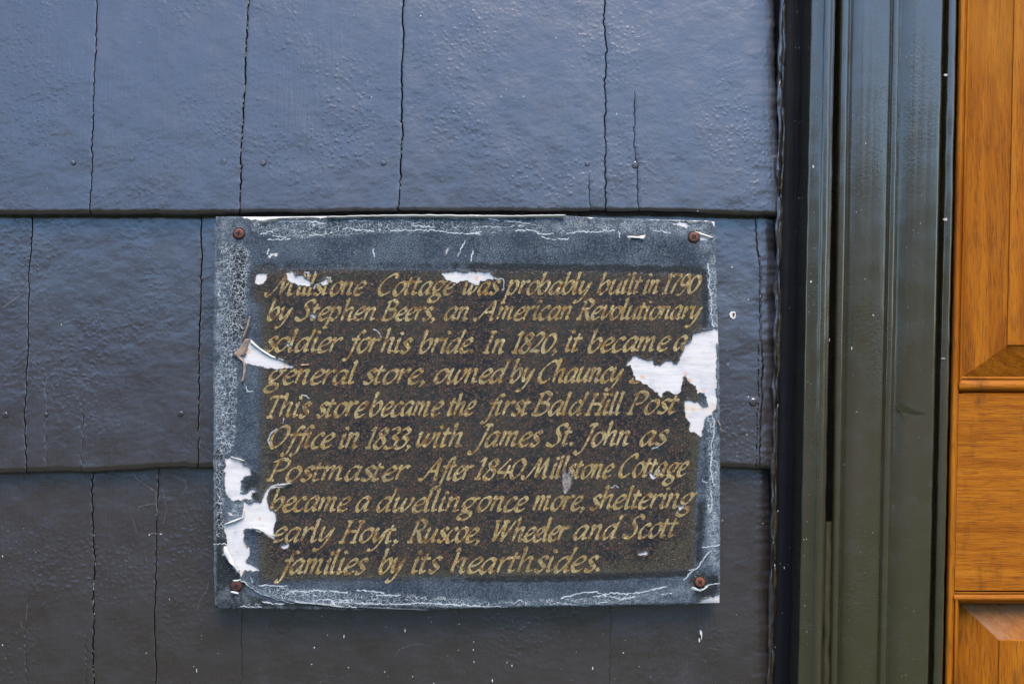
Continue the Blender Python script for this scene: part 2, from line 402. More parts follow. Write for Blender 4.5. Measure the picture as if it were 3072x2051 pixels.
midbot = [(-900, 1420), (0, 1419), (280, 1416), (420, 1406), (620, 1404), (1500, 1405), (2200, 1404), (2350, 1412)]
lowbot = [(-900, 2190), (4000, 2190)]
J = [G((222, 0), (220, 90), (218, 140), (213, 270), (211, 400), (206, 470), (209, 500)),
     G((570, 0), (563, 150), (560, 250), (555, 330), (551, 400), (553, 440), (549, 500)),
     G((928, 0), (925, 60), (925, 110), (921, 220), (923, 330), (921, 400), (913, 500)),
     G((1389, 0), (1386, 50), (1390, 120), (1388, 250), (1391, 500))]
Rt = G((1778, 0), (1778, 150), (1783, 215), (1787, 300), (1795, 480), (1797, 520))
ex = [(0, -150), (2000, -150)]
shs = []
shs.append(shingle(ex, J[0], -125, 645, topbot, (), True, 1, .0002, .45))
shs.append(shingle(J[0], J[1], -125, 645, topbot, (), True, 2, -.0003, .7))
shs.append(shingle(J[1], J[2], -125, 645, topbot, (), True, 3, .0003, 1.2))
shs.append(shingle(J[2], J[3], -125, 645, topbot, ((G((1350, 0), (1350, 400), (1352, 490)), 520, 650, .6, .002),), True, 4, 0., .8))
shs.append(shingle(J[3], Rt, -125, 645, topbot, ((G((1452, 0), (1455, 210), (1457, 355), (1461, 390), (1463, 495)), 275, 650, .9, .003),), True, 5, -.0002, .4, 105))
Jm = [G((73, 520), (72, 560), (66, 610), (65, 800), (60, 880), (58, 1000), (60, 1090)),
      G((461, 510), (463, 600), (460, 720), (458, 820), (455, 1080)),
      G((900, 500), (900, 1090)), G((1330, 500), (1330, 1090))]
Rm = G((1788, 510), (1789, 700), (1785, 900), (1780, 1085))
shs.append(shingle([(0, -190), (2000, -190)], Jm[0], 645, 1415, midbot, (), True, 6, 0., .5))
shs.append(shingle(Jm[0], Jm[1], 645, 1415, midbot, (
    (G((112, 560), (104, 800), (106, 1085)), 1100, 1420, .25, .0006),
    (G((190, 560), (189, 900), (187, 1085)), 1170, 1420, .5, .002),), True, 7, .0002, .6))
shs.append(shingle(Jm[1], Jm[2], 645, 1415, midbot, (), True, 8, -.0001, .6))
shs.append(shingle(Jm[2], Jm[3], 645, 1415, midbot, (), False, 9, 0.))
shs.append(shingle(Jm[3], Rm, 645, 1415, midbot, ((G((1732, 510), (1745, 640), (1743, 760), (1749, 830), (1742, 1080)), 640, 1420, .9, .003),), True, 10, .0002, .5, 60))
Jl = [G((212, 1085), (214, 1250), (218, 1290), (213, 1350), (215, 1400), (213, 1470), (214, 1680)),
      G((364, 1085), (361, 1200), (358, 1300), (357, 1450), (360, 1560), (357, 1680)),
      G((556, 1085), (555, 1680)), G((1402, 1085), (1399, 1680))]
Rl = G((1778, 1085), (1770, 1300), (1768, 1680))
lj = [[(0, -260), (3000, -260)]]+Jl+[Rl]
lc = {0: ((G((60, 1085), (62, 1400), (58, 1680)), 1850, 2200, .6, .001),
          (G((198, 1085), (198, 1450), (197, 1680)), 1880, 2200, .6, .001)), }
for i in range(5):
    shs.append(shingle(lj[i], lj[i+1], 1415, 2185, lowbot, lc.get(i, ()), True, 11+i, (-.0002, .0002, 0, 0, 0)[i], (.6, .9, .25, .04, .04)[i], (0, 0, 0, 0, 60)[i]))
# rest of the wall, out of the picture
edges_l = [-150, -190, -260]
random.seed(3)
for r in range(-5, 7):
    v1 = 645+770*r; v0 = v1-770
    segs = []
    if r in (0, 1, 2):
        u = edges_l[r]; lim = -6500
        while u > lim:
            wdt = random.uniform(300, 560); segs.append((u-wdt, u)); u -= wdt
    else:
        u = 2340-(v1-400)*.018
        first = True
        while u > -6500:
            wdt = random.uniform(300, 560); segs.append((u-wdt, u)); u -= wdt
    u = 6650
    while u < 9600:
        wdt = random.uniform(300, 560); segs.append((u, u+wdt)); u += wdt
    for a, b in segs:
        shingle([(0, a), (1, a)], [(0, b), (1, b)], v0, v1, None, (), False, int(a) % 50, random.uniform(-.0003, .0003), 1.6)

# nails under the paint, each on its shingle
def face_y(v, v0, v1): return YT+(YB-YT)*(v-v0)/(v1-v0)
def disc(cx, cy, cz, r, h, m, parent, name, sx=1., nseg=20, rings=((1, 0), (.92, .55), (.7, .9), (.35, 1.), (0, 1.)), rough=0.):
    vs = []; fs = []
    for (rr, hh) in rings:
        for k in range(nseg):
            a = 2*math.pi*k/nseg; q = 1+rough*(random.random()-.5)
            vs.append((cx+r*rr*q*sx*math.cos(a), cy-h*hh, cz+r*rr*q*math.sin(a)))
    for i in range(len(rings)-1):
        for k in range(nseg):
            a = i*nseg+k; b = i*nseg+(k+1) % nseg
            fs.append((a, b, b+nseg, a+nseg))
    return mesh_obj(name, vs, fs, m, parent)
def nail(dx, dy_, sh, course, r=9, sx=1., m='nail', h=.0006):
    u, v = dx*D2S, dy_*D2S
    v0, v1 = ((-125, 645), (645, 1415), (1415, 2185))[course]
    y = face_y(v, v0, v1)
    x, _, z = W(u, v, y)
    if h > 0: ring = disc(x, y-.0004, z, (r+.8)*S, .0001, M['recess'], shs[sh], 'nail_hole', sx, 18, ((1, 0), (0.5, 1), (0, 1)), .12)
    return disc(x, y-.0005, z, r*S, h*.3, M[m], shs[sh], 'nail_head', sx, 18, rough=.25)
for a in [(168, 373, 0, 0, 7), (513, 372, 1, 0, 9), (603, 374, 2, 0, 8, 1.1), (879, 374, 2, 0, 7), (1347, 376, 3, 0, 7), (1456, 379, 4, 0, 11, .8),
          (12, 951, 5, 1, 9), (105, 951, 6, 1, 6), (414, 949, 6, 1, 8), (1728, 922, 9, 1, 12)]:
    dx, dy_, sh, c = a[:4]; r = a[4]; nail(dx, dy_, sh, c, r, a[5] if len(a) > 5 else 1., 'shingle' if (dx in (12, 105, 414, 1728, 1456)) else 'nail', .0012 if dx == 1728 else .0006)
# chips, drips and specks of pale paint on the lower boards
def blob(u, v, a, b, y, m, parent, name, rot=0., n_=9, th=.0002, rough=.35):
    x, _, z = W(u, v, y); vs = [(x, y-th, z)]; fs = []
    for k in range(n_):
        t = 2*math.pi*k/n_; q = 1+rough*(random.random()-.5)*2
        px, pz = a*q*math.cos(t), b*q*math.sin(t)
        vs.append((x+(px*math.cos(rot)-pz*math.sin(rot))*S, y-th*.6, z+(px*math.sin(rot)+pz*math.cos(rot))*S))
    for k in range(n_): fs.append((0, 1+k, 1+(k+1) % n_))
    return mesh_obj(name, vs, fs, m, parent, False)
yy = face_y(722*D2S, 645, 1415)
blob(1682*D2S, 722*D2S, 9, 12, yy-.0008, M['chip'], shs[9], 'paint_chip', .2)
blob(1683*D2S, 721*D2S, 4, 5.5, yy-.0012, M['rust'], shs[9], 'rusty_nail_hole', 0)
vs = []; fs = []
def sv(u, v, a, b, y, rot=0.):
    x, _, z = W(u, v, y); b0 = len(vs); n_ = 6
    for k in range(n_):
        t = 2*math.pi*k/n_; q = 1+.5*(random.random()-.5)
        px, pz = a*q*math.cos(t), b*q*math.sin(t)
        vs.append((x+(px*math.cos(rot)-pz*math.sin(rot))*S, y, z+(px*math.sin(rot)+pz*math.cos(rot))*S))
    fs.append(tuple(range(b0, b0+n_)))
def fy(v): c = 0 if v < 645 else 1 if v < 1415 else 2; return face_y(v, -125+770*c, 645+770*c)-.0021
for (u, v, a, b) in [(1032, 1908, 2, 7), (1215, 1889, 2, 7), (1421, 1924, 2, 2), (1420, 1948, 2, 3), (1422, 1984, 1.6, 3), (1536, 1995, 1.6, 4),
                     (1870, 1957, 2, 3), (1778, 2003, 2, 6), (1375, 1949, 2, 1), (1378, 1871, 3, 1.2), (1045, 2001, 2, 2), (1154, 2014, 2, 2), (935, 1991, 2, 2),
                     (943, 1941, 2, 3), (1477, 2040, 2, 6), (1238, 2028, 2, 2), (1301, 2050, 2, 4), (1286, 1850, 2, 1.5), (1294, 1864, 2.5, 1.5),
                     (2102, 1896, 4, 9), (2098, 1920, 3, 9), (2105, 1905, 2, 16), (448, 1603, 3, 3), (482, 1601, 5, 2), (590, 2010, 1.5, 8), (581, 1998, 1.5, 2)]:
    sv(u, v, a*.8, b*.85, fy(v))
for k in range(170):
    u = random.uniform(0, 2330); v = random.choice([random.uniform(0, 640), random.uniform(660, 1400), random.uniform(1450, 2050), random.uniform(1830, 2050)])
    a = random.uniform(.3, .8)*(1+(random.random() < .08)); sv(u, v, a, a*random.uniform(1, 2), fy(v))
mesh_obj('paint_specks', vs, fs, M['chip'], wall, False, 'stuff')
# pale wood splinters inside the joints
vs = []; fs = []
for jj, (a, b), dens in ((J[1], (0, 630), 34), (J[2], (230, 620), 7), (Jl[0], (1600, 2050), 20), (Jm[1], (1050, 1410), 8), (J[0], (0, 600), 3), (G((189, 560), (187, 1085)), (1180, 1410), 8)):
    for k in range(dens):
        v = random.uniform(a, b); key = int(jj[0][1]) % 97
        u = lerp_pts(jj, v)+(vnoise(v/9., key*3.1, key)-.5)*5.5+(vnoise(v/60., key*1.7, key)-.5)*5+random.uniform(-.5, 1.2)
        sv(u, v, random.uniform(.3, .8), random.uniform(1.5, 6), fy(v)+.0026)
mesh_obj('joint_splinters', vs, fs, M['splinter'], wall, False, 'stuff')
# cobweb under the second course, and the sooty debris in the butt corners
vs = []; fs = []
def thread(pts, wd=.5, y=None):
    for (a, b) in zip(pts[:-1], pts[1:]):
        n_ = 6
        for k in range(n_):
            p = [a[i]+(b[i]-a[i])*k/n_ for i in (0, 1)]; q = [a[i]+(b[i]-a[i])*(k+1)/n_ for i in (0, 1)]
            w0 = wd*random.uniform(.3, 1.3); L = math.hypot(q[0]-p[0], q[1]-p[1])+1e-6; nx_, ny_ = -(q[1]-p[1])/L*w0, (q[0]-p[0])/L*w0
            b0 = len(vs); Y = fy((p[1]+q[1])/2)-.0015 if y is None else y
            for (s1, s2) in ((1, p), (1, q), (-1, q), (-1, p)): vs.append(W(s2[0]+s1*nx_, s2[1]+s1*ny_, Y))
            fs.append((b0, b0+1, b0+2, b0+3))
thread([(396, 1417), (412, 1436), (468, 1475), (469, 1510), (472, 1545)], .8)
thread([(412, 1519), (440, 1514), (470, 1508)], .6); thread([(470, 1475), (490, 1470), (500, 1530), (490, 1570)], .35)
thread([(545, 1485), (560, 1460), (555, 1440), (520, 1425)], .4); thread([(595, 1445), (625, 1480), (610, 1450)], .3)
thread([(448, 1603), (458, 1597), (482, 1602)], .8); thread([(410, 1600), (400, 1560), (392, 1552)], .3)
thread([(63, 1860), (64, 1880), (78, 1885), (84, 1900)], .35); thread([(82, 1815), (78, 1858)], .4)
thread([(627, 1740), (620, 1770), (600, 1800), (592, 1825)], .4)
thread([(10, 921), (59, 886)], 1.2); thread([(1180, 1970), (1200, 1945), (1240, 1930), (1300, 1935)], .4)
for (u0, u1, v_) in ((0, 640, 650), (250, 640, 1416), (2170, 2350, 656)):
    for k in range(26):
        a = random.uniform(u0, u1); thread([(a, v_+random.uniform(0, 8)), (a+random.uniform(-20, 20), v_+random.uniform(4, 24))], .35, .020)
cw = mesh_obj('cobweb', vs, fs, M['web'], None, False, 'stuff')
cw['label'] = 'thin torn cobweb threads clinging under the shingle edges left of the plaque'; cw['category'] = 'cobweb'

# unseen overhang, added to cut off part of the high sky
added_eave = thing('added_eave', 'unseen overhang board added above the shingled wall to cut off high sky', 'added_eave')
def box(x0, x1, y0, y1, z0, z1, name, m, parent):
    v = [(x, y, z) for z in (z0, z1) for y in (y0, y1) for x in (x0, x1)]
    return mesh_obj(name, v, [(0, 1, 3, 2)[::-1], (4, 5, 7, 6), (0, 1, 5, 4), (2, 3, 7, 6)[::-1], (0, 2, 6, 4)[::-1], (1, 3, 7, 5)], m, parent, False)
box(-3.4, 2.8, -.12, .2, 2.90, 2.96, 'added_soffit', M['casing'], added_eave)
box(-3.4, 2.8, -.15, -.12, 2.86, 3.0, 'added_fascia', M['casing'], added_eave)
# ------------------------------------------------------------------ door frame
def profile(name, pts, va, vb, m, parent, nz=120, wob=.0003, seed=0):
    """pts: (u at v=0, u at v=2051, y, same) -- same: keep the x of the point before"""
    rows = np.linspace(va, vb, nz); X = []; Y = []
    for (ut, ub, y, same) in pts:
        if same == 'p': X.append(X[-1]); Y.append(np.full(nz, y)); continue
        u = ut+(ub-ut)*rows/2051.
        k = S*(DIST+y)/DIST; X.append((u-1536)*k); Y.append(np.full(nz, y))
    # 'n': take x of the next point
    for i, p in enumerate(pts):
        if p[3] == 'n': X[i] = X[i+1]
    X = np.stack(X, 1); Y = np.stack(Y, 1)
    Z = CZ-(rows-1025.5)*S
    nx = X.shape[1]
    X = X+(fbm(rows[:, None]/60., np.arange(nx)[None]*.6, seed, 3)-.5)*wob*2
    Y = Y+(fbm(rows[:, None]/45., np.arange(nx)[None]*.5+9, seed, 3)-.5)*wob*1.2
    P = np.stack([X, Y, np.repeat(Z[:, None], nx, 1)], -1).reshape(-1, 3)
    idx = np.arange(nz*nx).reshape(nz, nx)
    F = np.stack([idx[1:, :-1], idx[1:, 1:], idx[:-1, 1:], idx[:-1, :-1]], -1).reshape(-1, 4)
    return mesh_obj(name, P, F, m, parent)
VA, VB = -3000, 6900
frame = thing('door_frame', 'glossy dark olive moulded door casing beside the orange wooden door', 'door frame')
profile('caulk_strip', [(2300, 2260, .034, ''), (2346, 2312, .022, ''), (2352, 2316, .0165, ''), (2380, 2345, .0165, ''), (2400, 2365, .0175, ''), (2450, 2420, .018, '')], VA, VB, M['black'], frame, 700, .0006, 3)
profile('caulk_bead', [(2336, 2300, .030, ''), (2340, 2304, .0145, ''), (2346, 2309, .0140, ''), (2350, 2313, .0142, ''), (2355, 2318, .016, ''), (2358, 2321, .0195, '')], VA, VB, M['shingle'], frame, 1100, .0026, 21)
profile('caulk_bead', [(2348, 2310, .030, ''), (2351, 2313, .0158, ''), (2354, 2316, .0146, ''), (2358, 2319, .0156, ''), (2362, 2324, .019, '')], VA, VB, M['casing'], frame, 1300, .0022, 22)
profile('backband', [(0, 0, .030, 'n'), (2434, 2393, -.008, ''), (2436, 2395, -.0105, ''), (2442, 2401, -.0112, ''), (2470, 2434, -.0112, ''), (2473, 2437, -.0125, ''), (2480, 2445, -.0145, ''), (2489, 2453, -.0145, ''),
                     (2495, 2461, -.0125, ''), (2500, 2463, -.0105, ''), (2506, 2466, -.010, ''), (2506, 2466, .014, 'p')], VA, VB, M['casing'], frame, 500, .0004, 4)
profile('groove_bottom', [(2500, 2460, .013, ''), (2530, 2496, .013, '')], VA, VB, M['black'], frame, 60, .0001, 5)
profile('casing_board', [(0, 0, .014, 'n'), (2521, 2489, -.004, ''), (2524, 2492, -.0062, ''), (2532, 2498, -.0075, ''), (2544, 2507, -.0075, ''), (2548, 2511, -.0045, ''), (2551, 2514, -.0012, ''), (2556, 2517, -.0045, ''),
                         (2600, 2560, -.0046, ''), (2670, 2628, -.0046, ''), (2673, 2630, -.0034, ''), (2676, 2633, -.0010, ''), (2680, 2637, -.0048, ''), (2690, 2647, -.0064, ''), (2699, 2656, -.0048, ''), (2703, 2660, -.0018, ''),
                         (2709, 2664, -.0046, ''), (2760, 2715, -.0047, ''), (2822, 2778, -.0047, ''), (2828, 2783, -.0035, ''), (2832, 2786, -.0005, ''), (2832, 2786, .014, 'p')], VA, VB, M['casing'], frame, 500, .0003, 6)
profile('groove_filler', [(2498, 2463, -.002, ''), (2510, 2472, -.0065, ''), (2520, 2484, -.0055, ''), (2530, 2492, -.002, '')], 1560, VB, M['casing'], frame, 300, .0012, 8)
profile('jamb_edge', [(2825, 2780, .010, ''), (2838, 2794, .0062, ''), (2845, 2798, -.001, ''), (2850, 2802, -.003, ''), (2866, 2823, -.003, ''), (2871, 2828, -.001, ''), (2871, 2828, .03, 'p')], VA, VB, M['casing'], frame, 400, .0005, 7)
# far side of the doorway, outside the picture
profile('far_casing', [(0, 0, .03, 'n'), (6300, 6300, -.005, ''), (6360, 6360, -.005, ''), (6560, 6560, -.005, ''), (6640, 6640, -.011, ''), (6640, 6640, .03, 'p')], VA, VB, M['casing'], frame, 20, 0)
def box(x0, x1, y0, y1, z0, z1, name, m, parent):
    v = [(x, y, z) for z in (z0, z1) for y in (y0, y1) for x in (x0, x1)]
    return mesh_obj(name, v, [(0, 1, 3, 2)[::-1], (4, 5, 7, 6), (0, 1, 5, 4), (2, 3, 7, 6)[::-1], (0, 2, 6, 4)[::-1], (1, 3, 7, 5)], m, parent, False)
box(.18, 1.35, -.012, .03, 2.51, 2.66, 'head_casing', M['casing'], frame)
box(.18, 1.35, -.18, .03, -.02, .03, 'threshold', M['wood_h'], frame)

vs = []; fs = []
for (u, v, a, b, y) in [(2838, 225, 6, 4, -.0036), (2836, 658, 7, 5, -.0036), (2440, 500, 3, 5, -.0118), (2410, 1144, 3, 4, .0168), (2433, 845, 3, 4, -.0114), (2620, 945, 3, 3, -.0052), (2555, 1045, 2, 6, -.0052), (2830, 1075, 7, 1.5, -.0038),
                        (2570, 1235, 1.6, 1.6, -.0052), (2353, 1702, 1.8, 4, .0158), (2334, 1532, 1.5, 3, .0158), (2385, 1607, 2, 4, .0158), (2740, 690, 1.3, 1.3, -.0052), (2597, 430, 1.5, 4, -.0052), (2488, 1020, 1.2, 5, -.0150)]:
    sv(u, v, a, b, y)
for k in range(90):
    u, y = random.choice([(random.uniform(2375, 2420), .0150), (random.uniform(2444, 2466), -.0118), (random.uniform(2560, 2660), -.0052), (random.uniform(2715, 2800), -.0052), (random.uniform(2445, 2460), -.0118)])
    v = random.uniform(0, 2050); a = random.uniform(.4, .9); sv(u-43*v/2051, v, a, a*random.uniform(1, 3), y)
cb = [W(u, v, y) for (u, v, y) in [(2682, 1217, -.0066), (2700, 1207, -.0072), (2716, 1216, -.0068), (2742, 1228, -.0060), (2784, 1242, -.0051), (2730, 1240, -.0053), (2712, 1262, -.0052), (2702, 1236, -.0056)]]
mesh_obj('cobweb_tuft', cb, [(0, 7, 1), (1, 7, 2), (2, 7, 5), (2, 5, 3), (3, 5, 4), (7, 6, 5)], M['casing'], frame, False)
mesh_obj('paint_specks', vs, fs, M['splinter'], frame, False, 'stuff')
# ------------------------------------------------------------------ door
door = thing('wooden_door', 'orange stained panelled wooden door at the right edge', 'door')
def du(u, v): return u-43*v/2051.              # the door leans like its frame; u given at v=0
def patch(name, quads, m, parent=door, smooth=False):
    """quads: four (u,v,y) corners each, u at v=0; each cut fine enough to shade"""
    vs = []; fs = []
    for q in quads:
        b0 = len(vs)
        for (u, v, y) in q: vs.append(W(du(u, v), v, y))
        fs.append(tuple(range(b0, b0+len(q)))[::-1])
    return mesh_obj(name, vs, fs, m, parent, smooth)
VD0, VD1 = -3000, 6800
profile('stile', [(2874, 2831, .02, ''), (2874, 2831, .0012, 'p'), (2877, 2834, 0, ''), (2893, 2850, 0, ''), (2896, 2853, .001, ''), (2897, 2854, .006, '')], VD0, VD1, M['wood_v'], door, 120, .0001, 11)
# long bead beside the upper and lower panels
def bead(name, u0, u1, va, vb, m=M['wood_v'], y=.0015):
    sk = 43
    a = lambda u: (u, u-sk)
    return profile(name, [(*a(u0), y+.004, ''), (*a(u0+2), y+.001, ''), (*a(u0+5), y-.0008, ''), (*a((u0+u1)/2), y-.0014, ''), (*a(u1-5), y-.0004, ''), (*a(u1-2), y+.002, ''), (*a(u1), y+.009, '')], va, vb, m, door, 60, .0001, 12)
bead('bead', 2897, 2912, VD0, 1150)
bead('bead', 2899, 2916, 1795, 5000)
def hbead(va, vb, ua, ub, y=.0015):
    prof = [(va, y+.006), (va+3, y+.0005), (va+7, y+.0008), (va+10, y+.002), (va+14, y-.0006), ((va+vb)/2+4, y-.0018), (vb-8, y-.0008), (vb-4, y+.002), (vb, y+.0035)]
    vs = []; fs = []; n_ = len(prof); m_ = 60
    for i in range(m_):
        u = ua+(ub-ua)*i/(m_-1)
        for (v, yy_) in prof: vs.append(W(du(u, v), v+math.sin(i*.7)*.4, yy_))
    for i in range(m_-1):
        for k in range(n_-1):
            a = i*n_+k; fs.append((a, a+1, a+n_+1, a+n_))
    return mesh_obj('bead', vs, fs, M['wood_h'], door)
UR = 6285
hbead(1129, 1178, 2902, UR); hbead(1772, 1808, 2900, UR)
patch('rail', [[(2900, 1180, .0032), (2900, 1182, .0015), (UR, 1182, .0015), (UR, 1180, .0032)], [(2898, 1182, .0045), (2898, 1770, .0045), (2901, 1770, .0015), (2901, 1182, .0015)],
               [(2901, 1182, .0015), (2901, 1770, .0015), (UR, 1770, .0015), (UR, 1182, .0015)], [(2901, 1770, .0015), (2901, 1773, .0045), (UR, 1773, .0045), (UR, 1770, .0015)]], M['wood_h'])
def raised_panel(u0, u1, v0, v1, bu, bv, mv, bright_top=False):
    yo, yi = .0165, .0075
    o = [(u0, v0), (u1, v0), (u1, v1), (u0, v1)]; i = [(u0+bu, v0+bv), (u1-bu, v0+bv), (u1-bu, v1-bv), (u0+bu, v1-bv)]
    i2 = [(u0+bu+3, v0+bv+3), (u1-bu-3, v0+bv+3), (u1-bu-3, v1-bv-3), (u0+bu+3, v1-bv-3)]
    p = bpy.data.objects.new('panel', None); sc.collection.objects.link(p); p.parent = door
    def q(a, b, y1, y2): return [(*a[0], y1), (*b[0], y2), (*b[1], y2), (*a[1], y1)]
    patch('panel_field', [[(*i2[0], yi-.0012), (*i2[3], yi-.0012), (*i2[2], yi-.0012), (*i2[1], yi-.0012)]]+
          [q((i[(k+1) % 4], i[k]), (i2[(k+1) % 4], i2[k]), yi, yi-.0012) for k in range(4)], mv, p)
    for k, m in ((1, mv), (3, mv), (0, M['wood_w'] if v0 > 0 else M['wood_d']), (2, M['wood_d'])):  # lower panel's top bevel: light from above is put into its greyed colour
        patch('panel_bevel', [q((o[(k+1) % 4], o[k]), (i[(k+1) % 4], i[k]), yo, yi)], m, p)
raised_panel(2911, 4450, -2700, 1131, 130, 94, M['wood_v'])
raised_panel(2914, 4450, 1806, 5000, 122, 112, M['wood_v'])
raised_panel(4720, 6270, -2700, 1131, 130, 94, M['wood_v'])
raised_panel(4720, 6270, 1806, 5000, 122, 112, M['wood_v'])
patch('mullion', [[(4450, VD0, .001), (4450, 1129, .001), (4720, 1129, .001), (4720, VD0, .001)]], M['wood_v'])
patch('mullion', [[(4450, 1808, .001), (4450, 5000, .001), (4720, 5000, .001), (4720, 1808, .001)]], M['wood_v'])
patch('bottom_rail', [[(2900, 5000, .001), (2900, 6790, .001), (UR, 6790, .001), (UR, 5000, .001)]], M['wood_h'])
patch('top_rail', [[(2900, -3000, .001), (2900, -2700, .001), (UR, -2700, .001), (UR, -3000, .001)]], M['wood_h'])
box(.345, 1.30, .020, .045, .05, 2.5, 'core', M['wood_v'], door)
exec_plaque = True
# ------------------------------------------------------------------ the plaque
plaque = thing('plaque', 'weathered painted wooden plaque with gold lettering, screwed to the shingles', 'plaque')
CR = {'A': (640, 620), 'B': (1400, 620), 'C': (640, 1100), 'D': (1400, 1100), 'E': (640, 1400), 'F': (1400, 1400)}
def cp(c, pts): ox, oy = CR[c]; return [(ox+x/2.936, oy+y/2.936) for x, y in pts]
eL = lambda v: np.interp(v, [649, 700, 790, 1000, 1300, 1600, 1740, 1810, 1825], [647, 644, 643, 640.5, 640, 641.5, 642, 644, 650])
eR = lambda v: np.interp(v, [660, 790, 927, 980, 1135, 1300, 1500, 1700, 1812], [2145, 2149, 2153, 2155, 2159, 2160, 2160.5, 2161, 2160])
eT = lambda u: np.interp(u, [645, 800, 1185, 1400, 1693, 1809, 1979, 2125, 2145], [649, 649, 645, 644, 646, 653, 657.5, 661, 664])
eB = lambda u: np.interp(u, [645, 655, 760, 900, 1200, 1400, 1700, 2000, 2160], [1818, 1824, 1826, 1828, 1829, 1825, 1818, 1813, 1809])
